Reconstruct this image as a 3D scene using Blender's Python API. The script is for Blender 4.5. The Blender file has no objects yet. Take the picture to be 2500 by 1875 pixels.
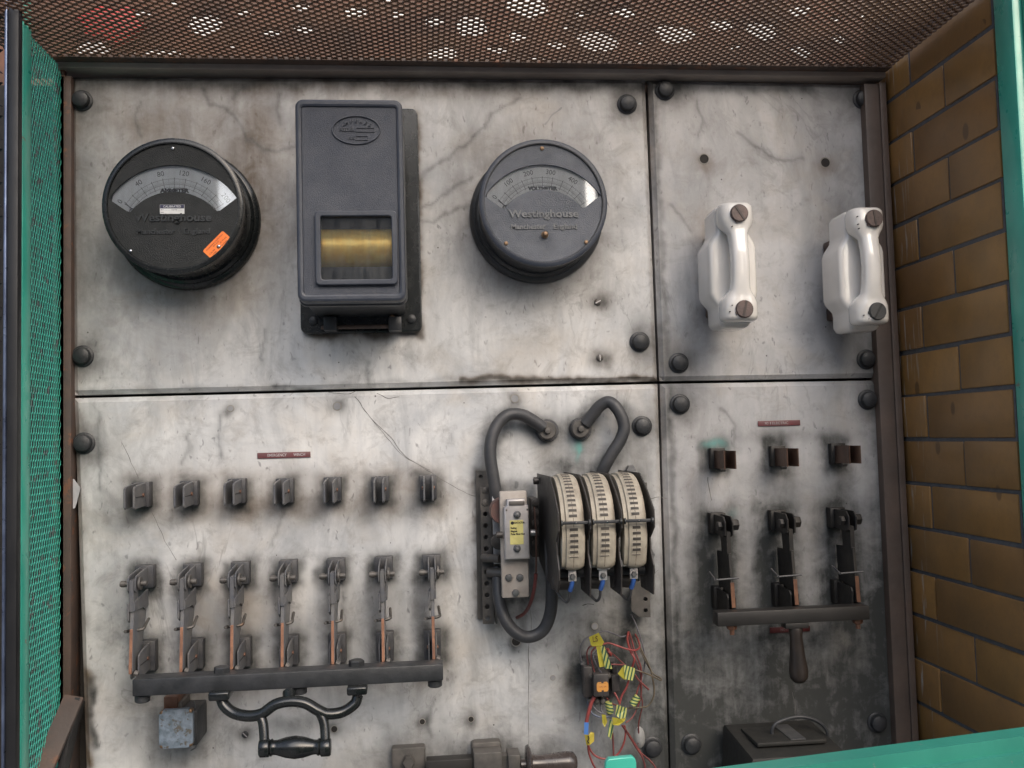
import bpy, bmesh, math, random
import numpy as np
from mathutils import Vector, Matrix, noise as mnoise
random.seed(7)
R = math.radians
sc = bpy.context.scene
COL = sc.collection

# ------------------------------------------------------------------ camera frame
# The board stands in the plane y = 0, the camera 1.6 m in front of it at eye height 1.5 m.
FPX, D, EYE = 2240.0, 1.6, 1.5
_d = np.array([(1035-1250)/FPX, -(1070-937.5)/FPX, -1.0]); _d /= np.linalg.norm(_d)
_v = np.array([1.0, .0266, 0.0]); _x = _v - _d*np.dot(_d, _v); _x /= np.linalg.norm(_x)
_z = np.cross(_x, _d)

def F(x, y, h=0.0):
    """board coordinates (x, z) of a measured point that stands h metres in front of the board"""
    v = np.array([(x-1250)/FPX, -(y-937.5)/FPX, -1.0])
    t = (D-h)/np.dot(v, _d)
    return (float(t*np.dot(v, _x)), float(EYE + t*np.dot(v, _z)))

def FV(x, y, h=0.0):
    a, b = F(x, y, h)
    return Vector((a, -h, b))

cam = bpy.data.cameras.new('camera'); cam_o = bpy.data.objects.new('camera', cam); COL.objects.link(cam_o)
M = Matrix([[*_x, 0], [*_d, -D], [*_z, EYE], [0, 0, 0, 1]])
cam_o.matrix_world = M
cam.sensor_width = 36; cam.lens = 36*FPX/2500; cam.clip_start = .02; cam.clip_end = 400
sc.camera = cam_o

# ------------------------------------------------------------------ materials
MATS = {}
def nd(nt, t, **kw):
    n = nt.nodes.new(t)
    for k, v in kw.items():
        if k in n.inputs: n.inputs[k].default_value = v
        else: setattr(n, k, v)
    return n
def mixc(nt, fac, a, b):
    n = nt.nodes.new('ShaderNodeMix'); n.data_type = 'RGBA'
    for i, v in ((0, fac), (6, a), (7, b)):
        if isinstance(v, bpy.types.NodeSocket): nt.links.new(v, n.inputs[i])
        elif isinstance(v, tuple): n.inputs[i].default_value = (*v[:3], 1)
        else: n.inputs[i].default_value = v
    return n.outputs[2]
def math_(nt, op, a, b=0.0, clamp=False):
    n = nt.nodes.new('ShaderNodeMath'); n.operation = op; n.use_clamp = clamp
    for i, v in ((0, a), (1, b)):
        if isinstance(v, bpy.types.NodeSocket): nt.links.new(v, n.inputs[i])
        else: n.inputs[i].default_value = v
    return n.outputs[0]
def ramp(nt, s, a, b):
    n = nt.nodes.new('ShaderNodeMapRange'); n.clamp = True
    nt.links.new(s, n.inputs[0]); n.inputs[1].default_value = a; n.inputs[2].default_value = b
    return n.outputs[0]
def noise_(nt, co, scale, detail=4, rough=.55, dist=0.0):
    n = nd(nt, 'ShaderNodeTexNoise'); n.inputs['Scale'].default_value = scale
    n.inputs['Detail'].default_value = detail; n.inputs['Roughness'].default_value = rough
    n.inputs['Distortion'].default_value = dist
    nt.links.new(co, n.inputs['Vector']); return n.outputs['Fac']
def mapping(nt, co, rot=(0, 0, 0), scale=(1, 1, 1)):
    n = nt.nodes.new('ShaderNodeMapping'); n.inputs['Rotation'].default_value = rot; n.inputs['Scale'].default_value = scale
    nt.links.new(co, n.inputs['Vector']); return n.outputs[0]

def mat(name, c1, c2=None, rough=.5, metal=0.0, ns=25, bump=0.0, bs=300, dust=0.0, dustc=(.28, .26, .23), worn=None, worn_t=.62, ws=18, coat=0.0, contrast=(.35, .65), spec=.5):
    if name in MATS: return MATS[name]
    m = bpy.data.materials.new(name); m.use_nodes = True; nt = m.node_tree
    p = nt.nodes['Principled BSDF']
    geo = nt.nodes.new('ShaderNodeNewGeometry'); co = geo.outputs['Position']
    c2 = c2 or tuple(v*.7 for v in c1)
    f = ramp(nt, noise_(nt, co, ns, 5), *contrast)
    col = mixc(nt, f, c1, c2)
    if worn:
        w = ramp(nt, noise_(nt, co, ws, 8, .65, .4), worn_t, worn_t+.06)
        col = mixc(nt, w, col, worn)
    if dust:
        s = nt.nodes.new('ShaderNodeSeparateXYZ'); nt.links.new(geo.outputs['Normal'], s.inputs[0])
        up = ramp(nt, s.outputs[2], -.3, 1.0)
        dn = ramp(nt, noise_(nt, co, 60, 6, .7), .3, .75)
        k = math_(nt, 'MULTIPLY', math_(nt, 'ADD', math_(nt, 'MULTIPLY', up, .75), .25), dn)
        col = mixc(nt, math_(nt, 'MULTIPLY', k, dust), col, dustc)
    nt.links.new(col, p.inputs['Base Color'])
    r = math_(nt, 'ADD', math_(nt, 'MULTIPLY', noise_(nt, co, ns*3, 4), .25), rough-.12, True)
    nt.links.new(r, p.inputs['Roughness'])
    p.inputs['Metallic'].default_value = metal
    p.inputs['Specular IOR Level'].default_value = spec
    p.inputs['Coat Weight'].default_value = coat; p.inputs['Coat Roughness'].default_value = .06
    if bump:
        b = nt.nodes.new('ShaderNodeBump'); b.inputs['Strength'].default_value = bump; b.inputs['Distance'].default_value = .001
        nt.links.new(noise_(nt, co, bs, 3), b.inputs['Height']); nt.links.new(b.outputs[0], p.inputs['Normal'])
    MATS[name] = m; return m

iron = mat('black_iron', (.014, .016, .018), (.026, .028, .032), rough=.48, bump=.4, bs=250, dust=.12, ns=30)
iron_gloss = mat('black_enamel', (.006, .0075, .008), (.012, .014, .014), rough=.25, coat=.2, dust=.03)
crackle_black = mat('crackle_black', (.006, .0075, .0075), (.014, .016, .016), spec=.3, rough=.34, bump=1.0, bs=620, ns=40, dust=.06)
crackle_slate = mat('crackle_slate', (.055, .064, .082), (.095, .104, .125), rough=.45, bump=1.0, bs=520, ns=25, dust=.25)
slate = mat('slate_paint', (.024, .031, .047), (.042, .049, .066), rough=.42, bump=.35, bs=400, ns=18, dust=.22, dustc=(.22, .2, .17))
slate_dark = mat('dark_slate_paint', (.022, .025, .03), (.04, .042, .046), rough=.35, dust=.25, dustc=(.2, .18, .14))
clip_metal = mat('tarnished_clip', (.135, .132, .13), (.085, .09, .105), rough=.45, metal=.15, ns=40, dust=.35, worn=(.20, .11, .07), worn_t=.66)
clip_base = mat('blackened_block', (.035, .038, .046), (.055, .055, .06), rough=.5, metal=.2, dust=.35, ns=60)
copper = mat('rubbed_copper', (.50, .25, .155), (.30, .16, .11), rough=.33, metal=.5, ns=60)
copper_dull = mat('dull_copper', (.22, .105, .065), (.13, .07, .05), rough=.45, metal=.6, ns=50, dust=.25)
brown_copper = mat('brown_copper', (.115, .068, .048), (.075, .045, .035), rough=.35, metal=.55, ns=45)
blade_m = mat('dusty_blade', (.12, .125, .14), (.16, .155, .15), rough=.45, metal=.1, ns=35, dust=.3, worn=(.16, .10, .06), worn_t=.68)
blade_dark = mat('dark_blade', (.012, .012, .013), (.03, .026, .022), rough=.5, metal=.3, dust=.1)
steel = mat('grey_steel', (.26, .26, .26), (.17, .17, .18), rough=.38, metal=.8, ns=60, dust=.15)
steel_dark = mat('dark_steel', (.07, .066, .062), (.11, .10, .092), rough=.5, metal=.4, ns=40, dust=.35, worn=(.13, .08, .05), worn_t=.64)
silver = mat('zinc_sheet', (.52, .50, .49), (.38, .36, .36), rough=.42, metal=.5, ns=35, dust=.25, dustc=(.3, .26, .22))
cream_metal = mat('cream_sheet', (.40, .36, .32), (.30, .265, .235), rough=.5, ns=30, worn=(.17, .14, .12), worn_t=.66, dust=.3, dustc=(.2, .17, .14))
cream = mat('cream_moulding', (.43, .385, .305), (.32, .28, .22), rough=.5, ns=45, bump=.4, bs=200, worn=(.17, .135, .10), worn_t=.63, ws=60, dust=.5, dustc=(.13, .11, .09))
fibre = mat('fibre_board', (.034, .028, .025), (.022, .019, .018), rough=.5, ns=30, dust=.18)
porcelain = mat('glazed_porcelain', (.72, .69, .65), (.66, .63, .585), rough=.14, ns=12, coat=.8, worn=(.30, .26, .22), worn_t=.80, ws=90)
carbon = mat('brown_screw', (.115, .08, .072), (.075, .056, .052), rough=.45, ns=90, bump=.5, bs=300, metal=.3)
carbon_dark = mat('black_screw', (.035, .035, .035), (.05, .05, .05), rough=.5, ns=90, bump=.4)
rust = mat('rusty_angle_paint', (.105, .068, .052), (.07, .053, .046), rough=.6, ns=22, bump=.5, bs=120, worn=(.16, .075, .045), worn_t=.57, ws=30)
rust_dark = mat('brown_post_paint', (.115, .078, .06), (.08, .058, .047), rough=.5, ns=14, bump=.25, bs=90, dust=.2)
mesh_rust = mat('brown_expanded_metal', (.15, .085, .05), (.09, .05, .032), rough=.45, ns=9)
mesh_green = mat('green_expanded_metal', (.06, .40, .29), (.09, .50, .38), rough=.42, ns=40, worn=(.15, .17, .155), worn_t=.56, ws=45)
green = mat('green_gloss_paint', (.05, .40, .29), (.04, .33, .24), rough=.3, ns=11, coat=.3, bump=.5, bs=45, worn=(.17, .13, .10), worn_t=.64, ws=40)
green_d = mat('green_rail_paint', (.025, .20, .145), (.035, .25, .18), rough=.38, ns=9, bump=.5, bs=40, worn=(.16, .24, .20), worn_t=.66, ws=90)
black_p = mat('black_frame_paint', (.007, .007, .008), (.012, .012, .013), rough=.5, ns=20)
black_mesh = mat('black_expanded_metal', (.03, .026, .03), (.05, .04, .045), rough=.25, metal=.5, ns=30)
rubber = mat('rubber_sheath', (.030, .032, .036), (.045, .045, .048), rough=.5, ns=35, bump=.3, bs=120, dust=.35, dustc=(.15, .145, .14))
void = mat('dark_backing', (.02, .018, .016), (.03, .026, .022), rough=.8)
glass_tape = mat('blue_sleeve', (.05, .13, .42), (.03, .09, .30), rough=.4, ns=80)
redw = mat('red_wire_sheath', (.29, .055, .05), (.20, .045, .04), rough=.4, ns=60)
redd = mat('dusty_red_wire', (.20, .05, .045), (.13, .04, .038), rough=.45, ns=60)
greyw = mat('grey_wire_sheath', (.16, .16, .175), (.11, .10, .11), rough=.45, ns=60)
browng = mat('brown_wire_sheath', (.12, .09, .06), (.09, .075, .05), rough=.45, ns=60)
yellow = mat('yellow_tape', (.50, .44, .05), (.40, .34, .04), rough=.45, ns=60)
ylabel = mat('pale_yellow_label', (.58, .53, .20), (.48, .43, .15), rough=.5, ns=120, worn=(.35, .26, .12), worn_t=.68, ws=200)
orange = mat('orange_sticker', (.95, .24, .04), (.9, .20, .03), rough=.4, ns=60)
orange_d = mat('orange_relay_label', (.55, .27, .08), (.60, .27, .06), rough=.45, ns=100)
white = mat('white_sticker', (.72, .72, .70), (.62, .62, .6), rough=.5, ns=100)
navy = mat('navy_sticker_band', (.035, .035, .09), rough=.5)
ink = mat('black_ink', (.012, .012, .014), rough=.6)
ink_red = mat('dark_red_ink', (.25, .03, .02), rough=.6)
pale_ink = mat('pale_ink', (.55, .50, .50), rough=.6)
grey_ink = mat('faded_ink', (.16, .165, .17), rough=.6)
redplate = mat('red_engraved_plastic', (.15, .042, .048), (.115, .035, .04), rough=.45, ns=60, dust=.45)
redplate_d = mat('dark_red_plastic', (.09, .012, .012), rough=.5)
dial = mat('dial_card', (.80, .83, .85), (.72, .75, .77), rough=.6, ns=14)
dial_w = mat('white_dial_card', (.88, .88, .87), (.82, .82, .81), rough=.6, ns=14)
brass = mat('brass_drum', (1.0, .78, .27), (.9, .55, .12), rough=.42, metal=.45, ns=50)
brass_d = mat('dull_brass_screw', (.26, .17, .10), (.18, .12, .08), rough=.4, metal=.7, ns=120)
bluegrey = mat('blue_grey_casting', (.22, .27, .33), (.11, .145, .175), rough=.5, ns=90, bump=1.0, bs=170, worn=(.10, .09, .075), worn_t=.56, ws=110, dust=.1)
wood = mat('dark_wood_grip', (.032, .024, .02), (.02, .016, .014), rough=.35, ns=30)
bakelite = mat('brown_bakelite', (.05, .038, .035), (.035, .028, .027), rough=.25, coat=.2, dust=.15)
tool_m = mat('olive_brown_casing', (.016, .015, .012), (.010, .010, .009), rough=.65, ns=25, dust=.05)
relay_m = mat('black_relay_moulding', (.022, .02, .022), (.035, .03, .03), rough=.4, ns=70, dust=.35)
mortar_m = mat('dark_mortar', (.085, .088, .095), (.12, .118, .118), rough=.85, ns=90, bump=.8, bs=350, worn=(.3, .3, .29), worn_t=.72, ws=40)
verd = mat('verdigris', (.12, .34, .30), (.2, .42, .38), rough=.8, ns=90)
ground_m = mat('grey_ground', (.30, .29, .28), (.22, .215, .21), rough=.9, ns=3)
backdrop_m = mat('backdrop_brown', (.15, .065, .04), (.045, .028, .02), rough=.8, ns=4)
lamp_red = mat('red_enamel', (.5, .03, .025), rough=.4)
paper = mat('white_paper', (.5, .5, .52), rough=.7)

def tape_mat(name, ang, sc_):
    m = bpy.data.materials.new(name); m.use_nodes = True; nt = m.node_tree; p = nt.nodes['Principled BSDF']
    geo = nt.nodes.new('ShaderNodeNewGeometry')
    mp = mapping(nt, geo.outputs['Position'], (0, ang, 0))
    w = nt.nodes.new('ShaderNodeTexWave'); w.inputs['Scale'].default_value = sc_; w.inputs['Distortion'].default_value = .6
    nt.links.new(mp, w.inputs['Vector'])
    c = mixc(nt, ramp(nt, w.outputs['Fac'], .52, .6), (.46, .46, .14), (.03, .10, .055))
    nt.links.new(c, p.inputs['Base Color']); p.inputs['Roughness'].default_value = .45
    return m
tape_v = tape_mat('striped_earth_tape', R(-15), 55)
tape_h = tape_mat('banded_earth_sleeve', R(75), 60)

def glass_mat(name, tint=(.95, .96, .97), dusty=.03):
    m = bpy.data.materials.new(name); m.use_nodes = True; nt = m.node_tree; nt.nodes.clear()
    out = nt.nodes.new('ShaderNodeOutputMaterial')
    tr = nd(nt, 'ShaderNodeBsdfTransparent'); tr.inputs[0].default_value = (*tint, 1)
    gl = nd(nt, 'ShaderNodeBsdfGlossy'); gl.inputs['Roughness'].default_value = .03
    df = nd(nt, 'ShaderNodeBsdfDiffuse'); df.inputs[0].default_value = (.45, .45, .43, 1)
    fr = nd(nt, 'ShaderNodeFresnel'); fr.inputs[0].default_value = 1.6
    geo = nt.nodes.new('ShaderNodeNewGeometry')
    mp = mapping(nt, geo.outputs['Position'], (0, 0, 0), (90, 90, 14))
    d = ramp(nt, noise_(nt, mp, 1.5, 6, .6), .35, .8)
    m1 = nd(nt, 'ShaderNodeMixShader'); nt.links.new(math_(nt, 'MULTIPLY', d, dusty*2.2), m1.inputs[0])
    nt.links.new(tr.outputs[0], m1.inputs[1]); nt.links.new(df.outputs[0], m1.inputs[2])
    m2 = nd(nt, 'ShaderNodeMixShader'); nt.links.new(math_(nt, 'MULTIPLY', fr.outputs[0], 2.0, True), m2.inputs[0])
    nt.links.new(m1.outputs[0], m2.inputs[1]); nt.links.new(gl.outputs[0], m2.inputs[2])
    nt.links.new(m2.outputs[0], out.inputs[0]); return m
glass = glass_mat('dial_glass')
glass_dusty = glass_mat('dusty_window_glass', dusty=.05)

def marble_mat(name, warm, grey):
    m = bpy.data.materials.new(name); m.use_nodes = True; nt = m.node_tree; p = nt.nodes['Principled BSDF']
    geo = nt.nodes.new('ShaderNodeNewGeometry'); co = geo.outputs['Position']
    base = mixc(nt, ramp(nt, noise_(nt, co, 5.5, 8, .66, .8), .36, .68), warm, grey)
    # slanting soft clouds of grey
    m1 = mapping(nt, co, (0, R(22), 0), (9, 9, 3.0))
    base = mixc(nt, math_(nt, 'MULTIPLY', ramp(nt, noise_(nt, m1, 1.0, 6, .6, 1.2), .5, .74), .62), base, (.27, .28, .285))
    base = mixc(nt, math_(nt, 'MULTIPLY', ramp(nt, noise_(nt, co, 22, 9, .72, .6), .50, .70), .62), base, (.27, .26, .25))
    mv = mapping(nt, co, (0, R(-4), 0), (70, 70, 6)); base = mixc(nt, math_(nt, 'MULTIPLY', ramp(nt, noise_(nt, mv, 1.0, 6, .65), .5, .75), .30), base, (.36, .38, .41))
    # short dark flecks
    m2 = mapping(nt, co, (0, R(-28), 0), (120, 120, 58))
    fl = ramp(nt, noise_(nt, m2, 1.0, 2, .5, .5), .64, .72)
    gate = ramp(nt, noise_(nt, co, 9, 2), .36, .56)
    base = mixc(nt, math_(nt, 'MULTIPLY', math_(nt, 'MULTIPLY', fl, gate), .62), base, (.16, .16, .17))
    m4 = mapping(nt, co, (0, R(-50), 0), (2.2, 2.2, .8)); w4 = math_(nt, 'ABSOLUTE', math_(nt, 'SUBTRACT', noise_(nt, m4, 3.2, 8, .62, 1.0), .5))
    base = mixc(nt, math_(nt, 'MULTIPLY', math_(nt, 'MULTIPLY', math_(nt, 'SUBTRACT', 1.0, ramp(nt, w4, 0.0, .045)), ramp(nt, noise_(nt, co, 2.7, 3), .42, .6)), .30), base, (.25, .255, .26))
    # thin veins
    m3 = mapping(nt, co, (0, R(-38), 0), (1.0, 1.0, .45))
    nz = noise_(nt, m3, 5.2, 6, .6, 1.6)
    v = math_(nt, 'ABSOLUTE', math_(nt, 'SUBTRACT', nz, .5))
    vein = math_(nt, 'SUBTRACT', 1.0, ramp(nt, v, 0.0, .013))
    vg = ramp(nt, noise_(nt, co, 3.3, 3), .50, .66)
    base = mixc(nt, math_(nt, 'MULTIPLY', math_(nt, 'MULTIPLY', vein, vg), .5), base, (.20, .20, .20))
    # yellowed patches
    base = mixc(nt, math_(nt, 'MULTIPLY', ramp(nt, noise_(nt, co, 7.7, 6, .6, .5), .5, .8), .42), base, (.43, .34, .23))
    # pits
    vo = nt.nodes.new('ShaderNodeTexVoronoi'); vo.inputs['Scale'].default_value = 26; nt.links.new(co, vo.inputs['Vector'])
    pit = math_(nt, 'LESS_THAN', vo.outputs['Distance'], .036)
    pit = math_(nt, 'MULTIPLY', pit, math_(nt, 'GREATER_THAN', noise_(nt, co, 13, 1), .52))
    base = mixc(nt, math_(nt, 'MULTIPLY', pit, .85), base, (.04, .035, .03))
    # recorded dirt: R soot plus painted bottom-right shade, G brown, B verdigris
    at = nt.nodes.new('ShaderNodeAttribute'); at.attribute_name = 'grime_shade'
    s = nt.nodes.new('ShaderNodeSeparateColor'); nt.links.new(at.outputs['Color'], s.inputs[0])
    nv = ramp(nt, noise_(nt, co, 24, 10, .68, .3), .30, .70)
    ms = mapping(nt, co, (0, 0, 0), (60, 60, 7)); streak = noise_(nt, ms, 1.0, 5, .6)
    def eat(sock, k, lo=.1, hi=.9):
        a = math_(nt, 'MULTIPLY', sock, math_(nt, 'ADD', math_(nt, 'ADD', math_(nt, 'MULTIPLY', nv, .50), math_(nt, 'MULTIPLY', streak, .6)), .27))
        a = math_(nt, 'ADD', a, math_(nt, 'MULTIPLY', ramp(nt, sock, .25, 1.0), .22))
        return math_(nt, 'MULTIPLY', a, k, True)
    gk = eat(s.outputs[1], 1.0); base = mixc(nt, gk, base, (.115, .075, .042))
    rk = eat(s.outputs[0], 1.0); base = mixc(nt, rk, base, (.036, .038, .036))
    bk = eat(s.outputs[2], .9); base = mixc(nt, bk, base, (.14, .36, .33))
    nt.links.new(base, p.inputs['Base Color'])
    rr = math_(nt, 'ADD', math_(nt, 'MULTIPLY', rk, .25), math_(nt, 'ADD', math_(nt, 'MULTIPLY', nv, .2), .26))
    nt.links.new(rr, p.inputs['Roughness'])
    b = nt.nodes.new('ShaderNodeBump'); b.inputs['Strength'].default_value = .25; b.inputs['Distance'].default_value = .001
    nt.links.new(noise_(nt, co, 120, 5), b.inputs['Height']); nt.links.new(b.outputs[0], p.inputs['Normal'])
    return m
marble_l = marble_mat('stained_white_marble', (.725, .715, .695), (.45, .463, .478))
marble_r = marble_mat('stained_grey_marble', (.56, .55, .545), (.38, .38, .39))

def brick_mat():
    m = bpy.data.materials.new('glazed_brown_brick'); m.use_nodes = True; nt = m.node_tree; p = nt.nodes['Principled BSDF']
    geo = nt.nodes.new('ShaderNodeNewGeometry'); co = geo.outputs['Position']
    isl = geo.outputs['Random Per Island']
    base = mixc(nt, ramp(nt, noise_(nt, co, 12, 5, .6), .3, .7), (.35, .182, .054), (.24, .135, .048))
    base = mixc(nt, math_(nt, 'MULTIPLY', isl, .5), base, (.19, .10, .045))
    vo = nt.nodes.new('ShaderNodeTexVoronoi'); vo.inputs['Scale'].default_value = 11; nt.links.new(mapping(nt, co, (0, 0, 0), (1, 1.3, .75)), vo.inputs['Vector'])
    sp = math_(nt, 'MULTIPLY', math_(nt, 'SUBTRACT', 1.0, ramp(nt, vo.outputs['Distance'], .10, .13)), math_(nt, 'GREATER_THAN', noise_(nt, co, 6.3, 1), .53))
    base = mixc(nt, math_(nt, 'MULTIPLY', sp, .62), base, (.06, .035, .02))
    base = mixc(nt, math_(nt, 'MULTIPLY', ramp(nt, noise_(nt, co, 70, 6, .7), .45, .75), .35), base, (.13, .08, .04))
    # limewash dribbles close to the board
    s = nt.nodes.new('ShaderNodeSeparateXYZ'); nt.links.new(co, s.inputs[0])
    near = ramp(nt, s.outputs[1], -.11, -.02)
    mp = mapping(nt, co, (0, 0, 0), (1, 140, 9)); dr = ramp(nt, noise_(nt, mp, 1.0, 4, .6), .60, .66)
    base = mixc(nt, math_(nt, 'MULTIPLY', math_(nt, 'MULTIPLY', dr, near), .9), base, (.42, .42, .40))
    nt.links.new(base, p.inputs['Base Color']); p.inputs['Roughness'].default_value = .34
    b = nt.nodes.new('ShaderNodeBump'); b.inputs['Strength'].default_value = .3; b.inputs['Distance'].default_value = .002
    nt.links.new(noise_(nt, co, 25, 4), b.inputs['Height']); nt.links.new(b.outputs[0], p.inputs['Normal'])
    return m
brick_m = brick_mat()

# ------------------------------------------------------------------ mesh builder
OUT = Vector((0, -1, 0))
def frame_of(axis):
    a = Vector(axis).normalized()
    t = Vector((0, 0, 1)) if abs(a.z) < .9 else Vector((1, 0, 0))
    u = a.cross(t).normalized(); v = a.cross(u).normalized()
    return a, u, v
def catmull(pts, n=8):
    P = [Vector(p) for p in pts]; P = [2*P[0]-P[1]] + P + [2*P[-1]-P[-2]]; o = []
    for i in range(1, len(P)-2):
        for k in range(n):
            t = k/n; a, b, c, d = P[i-1], P[i], P[i+1], P[i+2]
            o.append(.5*((2*b)+(c-a)*t+(2*a-5*b+4*c-d)*t*t+(3*b-a-3*c+d)*t**3))
    o.append(P[-2]); return o

class MB:
    def __init__(s): s.bm = bmesh.new()
    def box(s, c, size, bev=0.0, rot=None, seg=2):
        r = bmesh.ops.create_cube(s.bm, size=1.0); vs = r['verts']
        m = Matrix.Diagonal((*size, 1))
        if rot is not None: m = rot.to_4x4() @ m
        bmesh.ops.transform(s.bm, matrix=Matrix.Translation(Vector(c)) @ m, verts=vs)
        if bev: s._bev(vs, bev, seg)
        return s
    def bx(s, x0, x1, z0, z1, h0, h1, bev=0.0, seg=2):
        return s.box(((x0+x1)/2, -(h0+h1)/2, (z0+z1)/2), (abs(x1-x0), abs(h1-h0), abs(z1-z0)), bev, seg=seg)
    def _bev(s, vs, w, seg=2):
        es = {e for v in vs for e in v.link_edges}
        bmesh.ops.bevel(s.bm, geom=list(es), offset=w, segments=seg, profile=.5, affect='EDGES', clamp_overlap=True)
    def prism(s, pts, h0, h1, bev=0.0, seg=2):
        """outline in board coordinates, from h0 (back) to h1 (front)"""
        return s.loft3([[Vector((x, -h0, z)) for x, z in pts], [Vector((x, -h1, z)) for x, z in pts]], bev, seg)
    def prism_x(s, pts, x0, x1, bev=0.0, seg=1):
        """outline (h, z), extruded along x"""
        return s.loft3([[Vector((x0, -h, z)) for h, z in pts], [Vector((x1, -h, z)) for h, z in pts]], bev, seg)
    def loft3(s, rings, bev=0.0, seg=2, cap=True, closed=True):
        bm = s.bm; V = [[bm.verts.new(p) for p in r] for r in rings]; n = len(rings[0]); fs = []
        for a, b in zip(V, V[1:]):
            for i in range(n if closed else n-1):
                j = (i+1) % n; fs.append(bm.faces.new((a[i], a[j], b[j], b[i])))
        if cap: fs.append(bm.faces.new(V[0])); fs.append(bm.faces.new(V[-1]))
        bmesh.ops.recalc_face_normals(bm, faces=fs)
        if bev:
            es = {e for r in (V[0], V[-1]) for v in r for e in v.link_edges if all(w in r for w in e.verts)}
            bmesh.ops.bevel(bm, geom=list(es), offset=bev, segments=seg, profile=.5, affect='EDGES', clamp_overlap=True)
        return s
    def lathe(s, o, prof, axis=OUT, seg=24):
        """profile [(radius, distance along axis)]"""
        a, u, v = frame_of(axis); o = Vector(o); rings = []
        for r, t in prof:
            rings.append([o+a*t+(u*math.cos(2*math.pi*i/seg)+v*math.sin(2*math.pi*i/seg))*max(r, 1e-5) for i in range(seg)])
        return s.loft3(rings)
    def cyl(s, p0, p1, r, seg=16, r2=None, bev=0.0):
        p0, p1 = Vector(p0), Vector(p1); L = (p1-p0).length; r2 = r if r2 is None else r2
        b = bev
        prof = [(r, 0), (r2, L)] if not b else [(r-b, 0), (r, b), (r2, L-b), (r2-b, L)]
        return s.lathe(p0, prof, p1-p0, seg)
    def tube(s, pts, r, seg=10, n=8, smooth=True, flat=None, rfun=None):
        P = catmull(pts, n) if smooth else [Vector(p) for p in pts]; rings = []
        t0 = (P[1]-P[0]).normalized(); _, u, v = frame_of(t0)
        for i, p in enumerate(P):
            t = (P[min(i+1, len(P)-1)]-P[max(i-1, 0)]).normalized()
            u = (u-t*u.dot(t)).normalized(); v = t.cross(u)
            rr = rfun(i/(len(P)-1)) if rfun else r
            if flat:   # (in-plane radius, out-of-plane radius)
                q = t.cross(OUT).normalized(); w = OUT
                rings.append([p+(q*math.cos(2*math.pi*k/seg)*flat[0]+w*math.sin(2*math.pi*k/seg)*flat[1]) for k in range(seg)])
            else:
                rings.append([p+(u*math.cos(2*math.pi*k/seg)+v*math.sin(2*math.pi*k/seg))*rr for k in range(seg)])
        return s.loft3(rings)
    def hexnut(s, c, r, t, axis=OUT, ang=0.0):
        a, u, v = frame_of(axis); c = Vector(c)
        rg = lambda rr, d: [c+a*d+(u*math.cos(ang+i*math.pi/3)+v*math.sin(ang+i*math.pi/3))*rr for i in range(6)]
        return s.loft3([rg(r, 0), rg(r, t*.8), rg(r*.86, t)])
    def mesh(s, me, mtx=None):
        n0 = len(s.bm.verts); s.bm.from_mesh(me); s.bm.verts.ensure_lookup_table()
        if mtx is not None: bmesh.ops.transform(s.bm, matrix=mtx, verts=s.bm.verts[n0:])
        bpy.data.meshes.remove(me); return s
    def plate(s, outer, holes, h0, h1, bevel=0.0, to3=None):
        """flat plate with true holes; outlines in board coordinates"""
        cu = bpy.data.curves.new('tmp', 'CURVE'); cu.dimensions = '2D'; cu.fill_mode = 'BOTH'
        cu.extrude = (h1-h0)/2-bevel; cu.bevel_depth = bevel; cu.bevel_resolution = 1; cu.offset = -bevel
        for loop in [outer]+holes:
            sp = cu.splines.new('POLY'); sp.points.add(len(loop)-1); sp.use_cyclic_u = True
            for p, (x, z) in zip(sp.points, loop): p.co = (x, z, 0, 1)
        me = curve_mesh(cu)
        m = Matrix(((1, 0, 0, 0), (0, 0, -1, -(h0+h1)/2), (0, 1, 0, 0), (0, 0, 0, 1))) if to3 is None else to3
        return s.mesh(me, m)
    def text(s, body, x, z, size, h, depth=.0006, ang=0.0, width=None, bold=0.0, align='CENTER', sx=1.0):
        cu = bpy.data.curves.new('tmp', 'FONT'); cu.body = body; cu.size = size; cu.align_x = align; cu.align_y = 'CENTER'
        cu.extrude = depth/2; cu.offset = bold; cu.resolution_u = 3
        me = curve_mesh(cu)
        if width and len(me.vertices):
            xs = [v.co.x for v in me.vertices]; sx = width/(max(xs)-min(xs))
        m = Matrix.Translation((x, -h-depth/2, z)) @ Matrix.Rotation(-ang, 4, 'Y') @ Matrix(((sx, 0, 0, 0), (0, 0, -1, 0), (0, 1, 0, 0), (0, 0, 0, 1)))
        return s.mesh(me, m)
def curve_mesh(cu):
    o = bpy.data.objects.new('tmp', cu); COL.objects.link(o)
    dg = bpy.context.evaluated_depsgraph_get(); dg.update()
    me = bpy.data.meshes.new_from_object(o.evaluated_get(dg))
    bpy.data.objects.remove(o); bpy.data.curves.remove(cu); return me

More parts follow.
